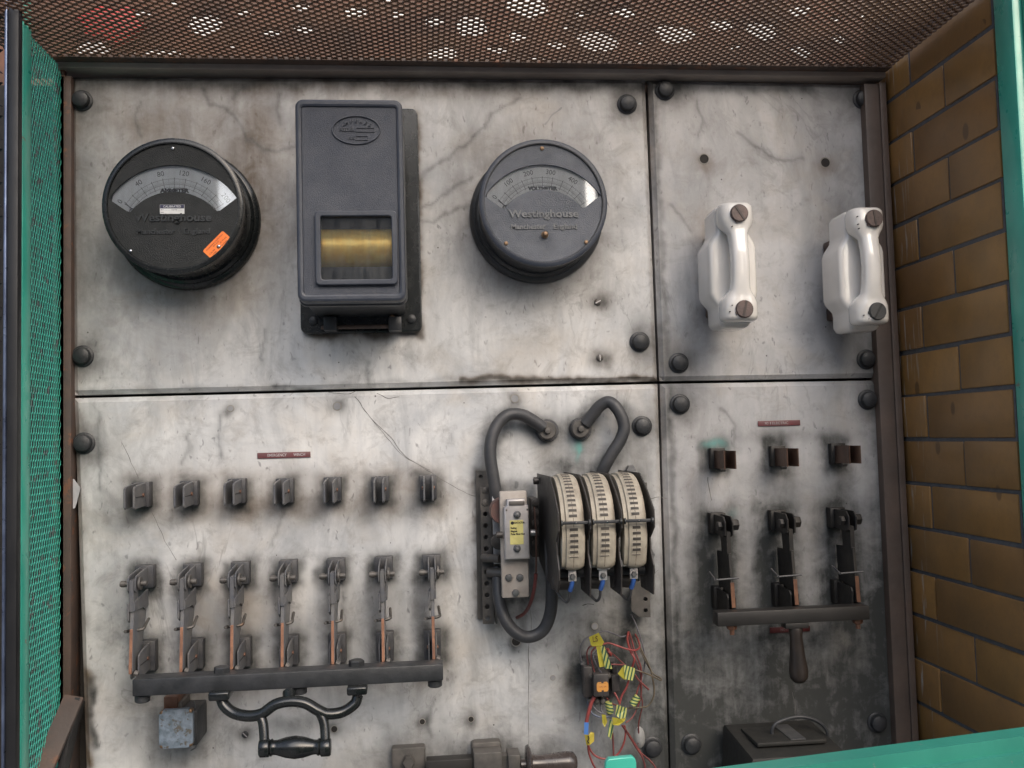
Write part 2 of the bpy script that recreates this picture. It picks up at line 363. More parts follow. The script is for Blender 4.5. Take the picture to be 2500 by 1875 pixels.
def wloc(o):
    v = Vector((0, 0, 0))
    while o: v += o.location; o = o.parent
    return v
def obj(name, mb, m, parent=None, smooth=35, label=None):
    me = bpy.data.meshes.new(name)
    if parent: off = wloc(parent)
    else:
        cs = [v.co for v in mb.bm.verts]
        off = Vector([(min(c[i] for c in cs)+max(c[i] for c in cs))/2 for i in range(3)])
    bmesh.ops.translate(mb.bm, vec=-off, verts=mb.bm.verts)
    mb.bm.to_mesh(me); mb.bm.free()
    me.materials.append(m)
    if smooth:
        me.polygons.foreach_set('use_smooth', [True]*len(me.polygons)); me.set_sharp_from_angle(angle=R(smooth))
    o = bpy.data.objects.new(name, me); COL.objects.link(o)
    if parent: o.parent = parent
    else: o.location = off
    if label: o['label'] = label
    return o
def tag(o, label=None, cat=None, group=None, kind=None):
    for k, v in (('label', label), ('category', cat), ('group', group), ('kind', kind)):
        if v: o[k] = v
    return o
def thing(name, label, cat, loc=(0, 0, 0), group=None):
    o = bpy.data.objects.new(name, None); COL.objects.link(o); o.location = loc; o.empty_display_size = .02
    return tag(o, label, cat, group)
def circ(cx, cz, r, n=24, rz=None):
    rz = rz or r
    return [(cx+r*math.cos(2*math.pi*i/n), cz+rz*math.sin(2*math.pi*i/n)) for i in range(n)]
def rrect(x0, x1, z0, z1, r, n=5):
    o = []
    for cx, cz, a in ((x1-r, z1-r, 0), (x0+r, z1-r, 90), (x0+r, z0+r, 180), (x1-r, z0+r, 270)):
        for k in range(n+1):
            t = R(a+90*k/n); o.append((cx+r*math.cos(t), cz+r*math.sin(t)))
    return o
# ================================================================== setting
def struct(name, mb, m):
    return tag(obj(name, mb, m, smooth=0), kind='structure')
g = MB(); g.bm.verts.ensure_lookup_table()
g.loft3([[Vector((-60, -60, -.2)), Vector((60, -60, -.2)), Vector((60, 60, -.2)), Vector((-60, 60, -.2))],
         [Vector((-60, -60, 0)), Vector((60, -60, 0)), Vector((60, 60, 0)), Vector((-60, 60, 0))]])
struct('ground', g, ground_m)

# ---------------- marble slabs (h = 0 is their polished face)
def grime_shade(P, spots, halos, lines):
    """P (n,2) board coordinates in metres -> (n,3) soot and shade / brown / verdigris"""
    out = np.zeros((len(P), 3)); k = .000714; P = P.copy(); Q0 = P.copy(); rs_ = np.random.RandomState(5)
    for fq, am in ((55, .0042), (95, .0030), (170, .0020), (300, .0011), (520, .0006)):
        for _ in range(4):
            a = rs_.uniform(0, 6.283); ph = rs_.uniform(0, 6.283); dv = np.array([math.cos(a), math.sin(a)])
            w_ = np.sin((Q0@dv)*fq*rs_.uniform(.8, 1.25)+ph)[:, None]; b_ = rs_.uniform(0, 6.283)
            P += am*.5*w_*np.array([math.cos(b_), math.sin(b_)])
    for x, y, rx, ry, s, ch in spots:
        c = F(x, y); d2 = ((P[:, 0]-c[0])/(rx*k))**2+((P[:, 1]-c[1])/(ry*k))**2
        out[:, ch] += s*np.exp(-d2)
    for x0, y0, x1, y1, soft, s, ch in halos:
        a = F(x0, y0); b = F(x1, y1); cx, cz = (a[0]+b[0])/2, (a[1]+b[1])/2
        hx, hz = abs(b[0]-a[0])/2, abs(b[1]-a[1])/2
        dx = np.maximum(np.abs(P[:, 0]-cx)-hx, 0); dz = np.maximum(np.abs(P[:, 1]-cz)-hz, 0)
        d = np.sqrt(dx*dx+dz*dz)/(soft*k); out[:, ch] += s*np.exp(-d**1.6)
    for pts, w, s, ch in lines:
        Q = [np.array(F(*p)) for p in pts]; best = np.full(len(P), 9.0)
        for a, b in zip(Q, Q[1:]):
            ab = b-a; t = np.clip(((P-a)@ab)/(ab@ab), 0, 1)
            best = np.minimum(best, np.linalg.norm(P-a-t[:, None]*ab, axis=1))
        out[:, ch] += s*np.exp(-(best/(w*k))**2)
    out[:, 0] = 1.06*(1-np.exp(-1.45*out[:, 0]))
    return np.clip(out, 0, 1)

SP, HA, LI = [], [], []
q = 1.1302
# meters, box: brown and black film round their flanges
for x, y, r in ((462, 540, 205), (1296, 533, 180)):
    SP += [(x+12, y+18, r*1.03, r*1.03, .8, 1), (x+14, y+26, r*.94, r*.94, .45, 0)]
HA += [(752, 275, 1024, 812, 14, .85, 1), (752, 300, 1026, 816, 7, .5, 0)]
SP += [(620, 430, 60, 120, .3, 1), (340, 300, 160, 70, .25, 1), (900, 220, 400, 28, .3, 1), (1300, 215, 300, 25, .3, 0), (500, 205, 400, 22, .3, 0),
       (640, 300, 60, 90, .28, 1), (240, 700, 60, 160, .28, 0), (200, 500, 30, 260, .3, 0), (1180, 380, 60, 60, .18, 0), (430, 900, 160, 40, .14, 0)]
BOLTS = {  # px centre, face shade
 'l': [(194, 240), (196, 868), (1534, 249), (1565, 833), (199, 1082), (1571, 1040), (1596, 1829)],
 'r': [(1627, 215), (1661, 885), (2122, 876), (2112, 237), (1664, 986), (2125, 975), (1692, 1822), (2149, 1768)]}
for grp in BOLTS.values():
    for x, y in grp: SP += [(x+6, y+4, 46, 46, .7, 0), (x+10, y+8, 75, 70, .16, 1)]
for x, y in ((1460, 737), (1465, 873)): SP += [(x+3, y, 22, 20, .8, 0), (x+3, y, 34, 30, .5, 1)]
# seams
LI += [([(1130, 928), (1610, 922)], 9, .9, 1), ([(1130, 929), (1610, 924)], 6, .9, 0), ([(660, 946), (760, 942)], 5, .7, 0), ([(180, 962), (1130, 932)], 8, .25, 0),
       ([(1598, 200), (1630, 930)], 10, .45, 0), ([(1630, 950), (1662, 1870)], 10, .5, 0), ([(1585, 200), (1604, 930)], 7, .35, 1), ([(1610, 950), (1635, 1870)], 9, .4, 1),
       ([(176, 200), (190, 960)], 14, .35, 1), ([(178, 980), (205, 1870)], 16, .5, 1), ([(180, 190), (1980, 214)], 14, .55, 0), ([(182, 200), (1580, 206)], 24, .35, 1)]
# seven upper, middle and lower contacts
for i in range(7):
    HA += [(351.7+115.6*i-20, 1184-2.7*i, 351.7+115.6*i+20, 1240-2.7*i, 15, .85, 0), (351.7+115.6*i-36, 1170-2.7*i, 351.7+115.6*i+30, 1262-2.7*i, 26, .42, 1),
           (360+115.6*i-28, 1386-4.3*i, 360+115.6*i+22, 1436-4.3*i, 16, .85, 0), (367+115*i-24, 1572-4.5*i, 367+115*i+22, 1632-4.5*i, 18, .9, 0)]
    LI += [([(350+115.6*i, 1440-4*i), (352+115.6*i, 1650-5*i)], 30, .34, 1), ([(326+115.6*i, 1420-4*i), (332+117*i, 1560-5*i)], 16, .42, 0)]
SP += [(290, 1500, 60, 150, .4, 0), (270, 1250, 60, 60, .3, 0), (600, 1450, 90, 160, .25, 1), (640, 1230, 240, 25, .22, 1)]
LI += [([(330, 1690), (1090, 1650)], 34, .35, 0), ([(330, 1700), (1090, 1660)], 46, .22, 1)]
SP += [(430, 1790, 85, 95, .75, 0), (420, 1800, 110, 100, .3, 1), (720, 1762, 90, 22, .4, 0), (705, 1780, 110, 30, .15, 0),
       (570, 1660, 70, 35, .3, 0), (995, 1850, 90, 60, .55, 0), (1200, 1845, 90, 70, .6, 0), (1100, 1860, 300, 40, .35, 0), (1330, 1850, 90, 40, .3, 0)]
LI += [([(232, 1690), (222, 1750), (236, 1820)], 9, 1.0, 0), ([(215, 1660), (225, 1700)], 10, .8, 0), ([(212, 1640), (216, 1870)], 12, .6, 1)]
# contactor
LI += [([(1318, 1050), (1260, 1010), (1210, 1030), (1190, 1120), (1190, 1200)], 26, .75, 0), ([(1420, 1040), (1460, 985), (1520, 1010), (1515, 1090), (1460, 1160)], 26, .72, 0)]
HA += [(1170, 1160, 1205, 1500, 14, .7, 1), (1170, 1160, 1205, 1500, 10, .4, 0), (1215, 1190, 1580, 1450, 16, .55, 0)]
SP += [(1375, 1140, 60, 34, .8, 0), (1330, 1055, 44, 40, .8, 0), (1410, 1055, 44, 40, .8, 0), (1270, 1480, 60, 60, .55, 0), (1560, 1150, 50, 50, .5, 0),
       (1530, 1500, 40, 40, .5, 0), (1260, 1560, 24, 20, .4, 0), (1340, 1460, 30, 30, .3, 1), (1285, 1530, 10, 60, .2, 0), (1400, 1515, 80, 40, .22, 1)]
SP += [(1406, 1085, 16, 16, .9, 2), (1411, 1100, 6, 18, .8, 2), (1312, 1045, 14, 10, .7, 2), (1400, 1120, 60, 40, .25, 0)]
# relay
SP += [(1470, 1600, 85, 90, .85, 0), (1408, 1670, 26, 40, .7, 1), (1405, 1640, 26, 60, .6, 0), (1540, 1560, 30, 40, .7, 0), (1500, 1680, 90, 70, .4, 0), (1450, 1530, 16, 14, .5, 0), (1540, 1690, 60, 160, .16, 0)]
for x, y in ((598, 1794), (816, 1780), (1031, 1762), (1150, 1756), (1260, 1566), (1257, 973), (823, 992), (563, 997)): SP += [(x, y, 16, 16, .65, 0), (x, y, 28, 24, .2, 1)]
# right hand side
for x, y in ((1719, 388), (2015, 397)): SP += [(x+3, y+8, 24, 26, .5, 1)]
for x, y in ((1745, 1118), (1893, 1112), (2042, 1105)): HA += [(x-26, y-30, x+22, y+32, 13, .9, 0)]
for x, y in ((1760, 1300), (1905, 1292), (2055, 1285)): HA += [(x-34, y-40, x+26, y+214, 26, 1.0, 0)]
SP += [(1720, 1400, 36, 130, .5, 0), (1870, 1400, 32, 130, .35, 0), (1745, 1085, 24, 12, .8, 2), (1900, 1190, 60, 60, .35, 0), (2052, 1200, 30, 70, .5, 0), (1900, 1065, 180, 22, .28, 0),
       (1690, 1190, 30, 45, .3, 1), (1790, 1255, 20, 12, .2, 2)]
HA += [(1740, 1880, 2230, 1980, 330, .75, 0), (1960, 1760, 2230, 1980, 280, .5, 0), (1720, 1900, 2230, 1980, 150, .6, 0), (1640, 1500, 1690, 1890, 60, .3, 0)]  # broad halos paint the bottom-right shade, along with soot, into the soot channel
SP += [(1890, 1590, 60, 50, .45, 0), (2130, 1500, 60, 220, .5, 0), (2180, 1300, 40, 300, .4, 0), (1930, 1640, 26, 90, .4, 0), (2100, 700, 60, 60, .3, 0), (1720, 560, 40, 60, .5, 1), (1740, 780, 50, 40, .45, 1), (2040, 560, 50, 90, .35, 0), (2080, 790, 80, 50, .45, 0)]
LI += [([(2118, 210), (2150, 930)], 22, .4, 0), ([(2146, 945), (2165, 1870)], 26, .5, 0), ([(1740, 1740), (1735, 1870)], 8, .5, 0)]

VN = [[(495, 215), (512, 250), (548, 262), (575, 292), (590, 310), (600, 345), (650, 362), (742, 356)], [(1026, 432), (1070, 402), (1130, 362), (1175, 318), (1230, 262), (1270, 240)], [(1026, 508), (1060, 492), (1105, 458), (1150, 430)],
      [(1022, 540), (1060, 548), (1095, 520), (1150, 500)], [(560, 240), (575, 215), (590, 205)], [(680, 230), (672, 280), (690, 300)], [(350, 250), (330, 300), (345, 330)], [(900, 880), (905, 930)], [(640, 880), (650, 830), (640, 800)],
      [(470, 1050), (460, 1110), (440, 1140)], [(540, 1010), (530, 1080), (536, 1120)], [(240, 1010), (236, 1100), (250, 1200)], [(700, 1160), (690, 1260), (660, 1330)], [(1240, 1000), (1225, 1060)], [(840, 1450), (835, 1540), (850, 1600)], [(1060, 1700), (1040, 1760), (1050, 1800)],
      [(1700, 240), (1720, 300), (1705, 340)], [(1800, 330), (1880, 380), (1960, 390)], [(1640, 500), (1680, 560)], [(1760, 1000), (1800, 1040), (1790, 1090)]]
for v_ in VN: LI.append((v_, 4.2, .27, 0)); LI.append((v_, 13, .12, 0))
SP += [(1930, 1420, 420, 330, .20, 0), (1960, 1700, 420, 260, .22, 0), (700, 380, 900, 240, .20, 1), (1350, 300, 260, 160, .16, 1), (420, 260, 260, 60, .16, 1), (1850, 330, 330, 200, .14, 1), (2060, 230, 160, 60, .4, 0)]  # first two spots paint bottom-right shade, the rest tone the upper slabs
def slab(corners, m, label, nx, nz):
    """corners in px: tl, tr, br, bl"""
    C = [np.array(F(*c)) for c in corners]
    W = .008; th = .030
    us = np.concatenate([[0], np.linspace(0, 1, nx), [1]]); vs = np.concatenate([[0], np.linspace(0, 1, nz), [1]])
    wx = np.linalg.norm(C[1]-C[0]); wz = np.linalg.norm(C[3]-C[0])
    iu = W/wx; iv = W/wz; V = []; 
    for j, v in enumerate(vs):
        for i, u in enumerate(us):
            edge = i in (0, len(us)-1) or j in (0, len(vs)-1)
            uu = u if i in (0, len(us)-1) else iu+(1-2*iu)*u
            vv = v if j in (0, len(vs)-1) else iv+(1-2*iv)*v
            p = (C[0]*(1-uu)+C[1]*uu)*(1-vv)+(C[3]*(1-uu)+C[2]*uu)*vv
            V.append((p[0], .006 if edge else 0.0, p[1]))
    n, mz = len(us), len(vs); Fc = []
    for j in range(mz-1):
        for i in range(n-1):
            a = j*n+i; Fc.append((a, a+n, a+n+1, a+1))
    ring = [i for i in range(n)]+[j*n+n-1 for j in range(1, mz)]+[(mz-1)*n+i for i in range(n-2, -1, -1)]+[j*n for j in range(mz-2, 0, -1)]
    b0 = len(V)
    for r in ring: V.append((V[r][0], th, V[r][2]))
    L = len(ring)
    for k in range(L): Fc.append((ring[k], ring[(k+1) % L], b0+(k+1) % L, b0+k))
    me = bpy.data.meshes.new('marble_slab'); me.from_pydata(V, [], Fc)
    P = np.array([(v[0], v[2]) for v in V]); gcol = grime_shade(P, SP, HA, LI)
    at = me.attributes.new('grime_shade', 'FLOAT_COLOR', 'POINT')
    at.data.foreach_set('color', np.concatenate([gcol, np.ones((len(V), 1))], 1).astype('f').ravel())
    c = sum(C)/4; me.transform(Matrix.Translation((-c[0], 0, -c[1]))); me.materials.append(m); me.update()
    o = bpy.data.objects.new('marble_slab', me); COL.objects.link(o); o.location = (c[0], 0, c[1])
    return tag(o, label, 'slab', 'marble slabs of the switchboard')
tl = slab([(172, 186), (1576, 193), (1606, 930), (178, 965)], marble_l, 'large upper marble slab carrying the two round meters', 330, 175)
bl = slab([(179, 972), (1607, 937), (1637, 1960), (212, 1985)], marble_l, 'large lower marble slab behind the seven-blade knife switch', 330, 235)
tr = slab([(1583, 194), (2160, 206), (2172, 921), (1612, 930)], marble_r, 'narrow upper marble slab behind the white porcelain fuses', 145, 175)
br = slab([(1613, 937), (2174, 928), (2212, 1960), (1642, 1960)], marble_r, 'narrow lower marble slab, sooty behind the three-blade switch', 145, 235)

def crack(pts, parent, w=.0011, m=None, h=.0003):
    b = MB(); P = catmull([FV(*p, h) for p in pts], 6)
    up = []; dn = []
    for i, p in enumerate(P):
        t = (P[min(i+1, len(P)-1)]-P[max(i-1, 0)]).normalized(); nrm = Vector((-t.z, 0, t.x))
        j = mnoise.noise(p*60)*.0022; ww = w*(.35+.9*abs(mnoise.noise(p*90+Vector((3, 1, 2)))))
        p = p+nrm*j; up.append(p+nrm*ww/2); dn.append(p-nrm*ww/2)
    bm = b.bm; U = [bm.verts.new(p) for p in up]; N = [bm.verts.new(p) for p in dn]
    for i in range(len(U)-1): bm.faces.new((U[i], U[i+1], N[i+1], N[i]))
    return obj('crack', b, m or crack_m, parent, 0)
crack_m = mat('crack_dirt', (.10, .095, .09), (.2, .19, .18), rough=.9)
crack([(866, 968), (905, 1020), (955, 1070), (985, 1110), (1030, 1140), (1070, 1165), (1140, 1205), (1165, 1212)], bl, .0016)
crack([(905, 1020), (960, 1088), (990, 1117), (1050, 1149)], bl, .0012)
crack([(298, 1080), (325, 1140), (342, 1178)], bl, .0013)
crack([(362, 1236), (390, 1290), (410, 1335), (430, 1368)], bl, .0012)
crack([(1290, 1470), (1297, 1530), (1291, 1590), (1290, 1700), (1290, 1860)], bl, .0015)
crack([(1585, 1218), (1612, 1214), (1628, 1216)], bl, .0018)
crack([(1575, 1440), (1590, 1410), (1606, 1390)], bl, .0012)
crack([(1422, 1478), (1436, 1475), (1450, 1474)], bl, .0022, ink)
crack([(800, 956), (840, 962), (868, 955)], bl, .0016); crack([(920, 960), (945, 972), (975, 968)], bl, .0016)
crack([(1935, 1690), (1942, 1730), (1938, 1800)], br, .0016); crack([(1728, 1165), (1733, 1200), (1736, 1222)], br, .0028)
vein_m = mat('grey_vein', (.24, .24, .24), (.32, .31, .3), rough=.5)
crack([(1330, 305), (1350, 280), (1372, 262)], tl, .0050, vein_m)

# ---------------- holes, plugs, small screws, big bolts
def hole(x, y, r, label, plug=None):
    c = F(x, y, .0004); b = MB(); n = 20
    t = thing('drilled_hole' if not plug else 'filled_hole', label, 'hole' if not plug else 'hole plug', (c[0], 0, c[1]), 'drilled holes in the marble')
    a = MB(); a.lathe((c[0], 0, c[1]), [(r*1.22, .0), (r*1.2, .0006), (r, .0008), (r*.97, .0001)], seg=n); obj('chipped_rim', a, mat('rim_dirt', (.22, .2, .17), (.32, .3, .27), rough=.8), t)
    b.lathe((c[0], 0, c[1]), [(r*.96, .0002), (r*.96, .0009), (r*.3, .0010)], seg=n); obj('dark_opening' if not plug else 'plug', b, plug or void, t)
hole(1719, 388, .0085, 'dark drilled hole above the left porcelain fuse'); hole(2015, 397, .0085, 'dark drilled hole above the right porcelain fuse')
hole(1031, 1762, .0045, 'small empty hole right of the curved switch handle, left of its twin')
hole(1150, 1756, .0045, 'small empty hole above the bottom bracket and handle')
hole(816, 1780, .0052, 'small dark hole just right of the black turned grip')
hole(1260, 1566, .0075, 'dark hole under the lowest bend of the black cable')
plug_m = mat('grey_filler', (.22, .22, .23), (.3, .3, .3), rough=.6)
hole(823, 992, .0062, 'grey filled hole near the top of the cracked slab', plug_m); hole(563, 997, .005, 'grey filled hole left of the other two under the seam', plug_m)
hole(1257, 973, .0065, 'grey filled hole above the left black cable', plug_m); hole(1452, 1529, .005, 'grey filled hole above the yellow tag', plug_m)
hole(1350, 1655, .004, 'tiny grey filled hole left of the wire tangle', plug_m)
def screw(x, y, r, label, ang=.6, m=steel_dark):
    c = F(x, y, .003); t = thing('slotted_screw', label, 'screw', (c[0], 0, c[1]), 'small screws in the marble')
    b = MB(); b.lathe((c[0], 0, c[1]), [(r, 0), (r, .002), (r*.7, .0035), (r*.1, .0038)], seg=16); obj('screw_head', b, m, t)
    b = MB(); b.box((c[0], -.0037, c[1]), (r*1.7, .0008, r*.28), rot=Matrix.Rotation(ang, 3, 'Y')); obj('slot', b, silver, t)
screw(1460, 737, .0062, 'small slotted screw in a smudge below right of the voltmeter', -.5)
screw(1465, 873, .0062, 'small slotted screw in the darker smudge above the seam', 1.5)
screw(598, 1794, .0055, 'small screw left of the black turned grip', .8, iron)
bolt_names = {'l': ['beside the rusty post at the top left', 'beside the rusty post just above the long seam', 'above right of the voltmeter near the joint', 'above the seam, below right of the voltmeter',
                    'beside the rusty post just below the long seam', 'to the right of the looped black cables', 'at the bottom, right of the tangled wires'],
              'r': ['under the top rail just right of the joint', 'below left of the left porcelain fuse', 'below the right porcelain fuse beside the brown post', 'dim in the top right corner under the roof',
                    'below the seam, left of the NO 1 plate', 'below the seam beside the brown corner post', 'at the foot of the sooty slab by the joint', 'low in the dark right of the carrying case']}
for k, grp in BOLTS.items():
    for (x, y), nm in zip(grp, bolt_names[k]):
        c = F(x, y, .012); t = thing('mounting_bolt', 'black bolt ' + nm, 'bolt', (c[0], 0, c[1]), 'domed bolts holding the marble slabs')
        b = MB(); b.lathe((c[0], 0, c[1]), [(.0182, 0), (.0182, .002), (.0165, .0032), (.012, .0036)], seg=28); obj('washer', b, iron, t)
        b = MB(); b.lathe((c[0], 0, c[1]), [(.0142, .003), (.0142, .008), (.0128, .0115), (.0085, .0135), (.001, .014)], seg=28); obj('bolt_head', b, iron, t)

# ---------------- wall behind, brick wall, cage
b = MB(); b.bx(-.75, .90, 0, 2.13, -.30, -.034); tag(obj('backing_wall', b, void, smooth=0), 'dark backing wall showing in the seams between the slabs', 'wall')

XW, C0, CH = .863, EYE-.0251, .0777
bw = thing('brick_wall', 'glazed brown brick side wall right of the switchboard', 'wall', (XW+.05, -.2, 0))
b = MB(); b.box((XW+.058, -.15, 1.15), (.11, .36, 2.3)); obj('mortar_bed', b, mortar_m, bw, 0)
b = MB()
for k in range(-10, 13):
    z0 = C0+k*CH+.003; z1 = z0+CH-.0062; odd = (k % 2 == 0)
    hs = [.093, .328] if odd else [-.04, .196, .43]
    edges = [-.06]+[x for x in hs if x > -.05]
    for h0, h1 in zip(edges, edges[1:]+[]) if not odd else zip(edges, edges[1:]):
        if h1 > .334: h1 = .334
        if h0 >= .325: continue
        jz = random.uniform(-.0012, .0012); jx = random.uniform(-.0015, .0015)
        b.box((XW+.03+jx, -(h0+h1)/2, (z0+z1)/2+jz), (.06, (h1-h0)-.0055, z1-z0), .0022)
obj('bricks', b, brick_m, bw, 40)

rail_m = mat('grey_brown_rail', (.36, .31, .27), (.24, .20, .175), rough=.55, ns=10, bump=.3, bs=60)
cage = thing('mesh_cage', 'rusty angle-iron cage with brown mesh roof and green mesh side round the switchboard', 'cage', (-.62, 0, 0))
def bar(p0, p1, w, d, m, name, parent, bev=.002, label=None):
    """square bar between two world points: w in the board plane, d outward"""
    p0, p1 = Vector(p0), Vector(p1); a = (p1-p0).normalized()
    s = a.cross(OUT)
    s = s.normalized() if s.length > .2 else Vector((1, 0, 0)); o2 = s.cross(a).normalized(); b = MB()
    rg = lambda p: [p+s*w/2+o2*d/2, p-s*w/2+o2*d/2, p-s*w/2-o2*d/2, p+s*w/2-o2*d/2]
    b.loft3([rg(p0), rg(p1)], bev); return obj(name, b, m, parent, label=label)
# left angle iron: face strip and outstanding leg
zb, zt = .55, 2.13
xl0, xl1 = F(136, 1000, .012)[0], F(173, 1000, .012)[0]
b = MB(); b.bx(xl0, xl1, zb+.4, zt, -.03, .012, .0015); obj('corner_post', b, rust, cage)
b = MB(); b.bx(xl0-.002, xl0+.004, zb+.4, zt, .0125, .022, .0015); obj('post_lip', b, rust, cage)
xr0, xr1 = F(2150, 1000, .02)[0], XW-.003
b = MB(); b.bx(xr0, xr1, .3, zt, -.03, .018, .002); obj('corner_post', b, rust_dark, cage)
b = MB(); b.bx(xr1-.014, xr1-.002, .3, zt, .0185, .023, .001); obj('post_lip', b, rust_dark, cage)
zr0 = F(1035, 183, .01)[1]; ztop = F(1035, 150, .03)[1]
b = MB(); b.bx(-.66, XW-.003, zr0+.001, ztop, -.03, .022, .002); obj('top_rail', b, rail_m, cage)
b = MB(); b.bx(-.66, XW-.003, ztop-.006, ztop, .0225, .045, .001); obj('rail_flange', b, rust, cage)

def expanded(u0, u1, v0, v1, lu, lv, w, t, place, tilt=.45):
    """diamond lattice: u along the long way of the mesh; place(u, v, n) -> world point"""
    V, Fc = [], []
    nu = int((u1-u0)/lu)+1; nv = int((v1-v0)/(lv/2))+1
    def strand(a, b_, flip):
        (ua, va), (ub, vb) = a, b_; i = len(V)
        for (uu, vv) in (a, b_):
            for dv, dn in ((-w/2, -t/2-tilt*w), (w/2, -t/2+tilt*w), (w/2, t/2+tilt*w), (-w/2, t/2-tilt*w)):
                V.append(place(uu, vv+dv, dn))
        for k in range(4): Fc.append((i+k, i+(k+1) % 4, i+4+(k+1) % 4, i+4+k))
    for r in range(nv):
        v = v0+r*lv/2; off = 0 if r % 2 == 0 else lu/2
        for c in range(nu):
            u = u0+c*lu+off
            # strand from knuckle (u, v) to the two knuckles of the next row
            if u > u1 or v+lv/2 > v1: continue
            kn = lu*.14
            strand((u-kn, v), (u+kn, v), 0)
            strand((u+kn, v), (u+lu/2-kn, v+lv/2), 0)
            strand((u-kn, v), (u-lu/2+kn, v+lv/2), 0)
    me = bpy.data.meshes.new('mesh_panel'); me.from_pydata([tuple(p) for p in V], [], Fc); me.update(); return me
def meshobj(name, me, m, parent):
    off = wloc(parent); me.transform(Matrix.Translation(-off)); me.materials.append(m)
    o = bpy.data.objects.new(name, me); COL.objects.link(o); o.parent = parent; return o
zmt = ztop-.004
meshobj('roof_mesh', expanded(-.66, .86, .02, .62, .0180, .0150, .0040, .0013, lambda u, v, n: Vector((u, -v, zmt+n)), .26), mesh_rust, cage)
XM = -.600
meshobj('side_mesh', expanded(.72, 2.14, .012, .134, .021, .0090, .0042, .0010, lambda u, v, n: Vector((XM+n, -v, u)), .3), mesh_green, cage)
b = MB(); b.bx(XM-.004, XM+.004, .6, 2.4, .136, .166, .003); obj('green_edge_bar', b, green, cage)
b = MB(); b.bx(XM-.004, XM+.006, .7, 2.15, .0, .012, .001); obj('mesh_back_strip', b, rust, cage)
bar(FV(182, 1700, .018), FV(98, 1895, .10), .030, .008, rust, 'brace', cage)
bar(FV(196, 1706, .010), FV(150, 1895, .06), .008, .03, black_p, 'brace_flange', cage)
# green end post of the cage in front of the bricks
gp = MB(); x0 = XW-.002; gp.bx(x0, x0+.07, .2, 2.40, .336, .380, .004); obj('green_front_post', gp, green, cage)
gp = MB(); gp.bx(x0+.014, x0+.026, .2, 2.40, .381, .392, .003); obj('green_stop_bead', gp, green, cage)

# left door leaf folded back
leaf = thing('door_leaf', 'black framed mesh door leaf folded back at the far left', 'door', (-.60, -.2, .6))
b = MB(); b.bx(-.600, -.585, .6, 2.4, .195, .210, .002); obj('stile', b, black_p, leaf)
b = MB(); b.bx(-.6045, -.6005, .6, 2.4, .198, .212, .0015); obj('lit_edge', b, mat('lit_edge_tint', (.16, .20, .30), (.08, .10, .16), rough=.3, metal=.6), leaf)  # leaf edge coloured pale blue to stand for light on it
meshobj('leaf_mesh', expanded(.75, 2.3, -.82, -.606, .050, .026, .0035, .002, lambda u, v, n: Vector((v, -.203+n, u)), .4), black_mesh, leaf)
# green gate low in front, hanging a little ajar
gate = thing('green_gate', 'green painted gate rail crossing the lower right corner close to the lens', 'gate', (.5, -.82, 0))
def gp_(x, y, h): return FV(x, y, h)
A = gp_(1922, 1875, .86); B = gp_(2500, 1797, .821)
zg = (A.z+B.z)/2; A.z = zg; B.z = zg
def grail(name, z0, z1, off, th, m):
    dirv = (B-A); dirv.z = 0; dirv.normalize(); nr = Vector((dirv.y, -dirv.x, 0));
    if nr.y > 0: nr = -nr
    A2 = A-dirv*.5; B2 = B+dirv*.15; b = MB()
    rg = lambda p: [Vector((*(p+nr*o)[:2], z)) for o, z in ((off, z0), (off, z1), (off-th, z1), (off-th, z0))]
    b.loft3([rg(A2), rg(B2)], .0015); return obj(name, b, m, gate)
grail('top_rail', zg-.030, zg, 0, .020, green_d)
grail('rail_bead', zg-.034, zg-.0125, .006, .006, green_d)
grail('low_light_blocker', zg-1.0, zg-.030, -.004, .004, green_d)  # unseen panel added below the rail to block low light from the board
# latch tongue standing on the rail
dirv = (B-A).normalized(); c = gp_(1512, 1875, .915)
b = MB(); w = .0128
prof = [(-w, -.06), (w, -.06), (w, .003), (w*.93, .0065), (w*.75, .0085), (-w*.75, .0090), (-w*.93, .007), (-w, .0035)]
ct = gp_(1512, 1862, .890)
b.loft3([[ct+dirv*x+Vector((0, 0, z-.003))+Vector((0, o, 0)) for x, z in prof] for o in (0, -.006)], .0012, 3); obj('latch_tongue', b, green, gate)

# wall added behind the camera: blocks low sky, openings put glints in glass
ow = MB(); hl = []
for x, w_, z0, z1 in ((-7.6, .7, 2.4, 4.8), (-5.4, .6, 2.4, 4.8), (-2.04, .52, 3.7, 4.8), (-.3, .30, 4.3, 4.8), (2.02, .17, 3.2, 4.8), (3.6, .5, 2.0, 4.8), (5.2, .35, 1.6, 4.8), (6.6, .5, 1.6, 4.8), (9.0, .6, 1.6, 4.8)):
    hl.append([(x-w_/2, z0), (x+w_/2, z0), (x+w_/2, z1), (x-w_/2, z1)])
ow.plate([(-13, 0), (13, 0), (13, 5.0), (-13, 5.0)], hl, 9.0, 9.3)
tag(obj('added_reflection_wall', ow, mat('added_wall_grey', (.34, .32, .30), (.26, .245, .23), rough=.9, ns=2), smooth=0), 'wall added behind the camera to block sky and shape reflections', 'wall')
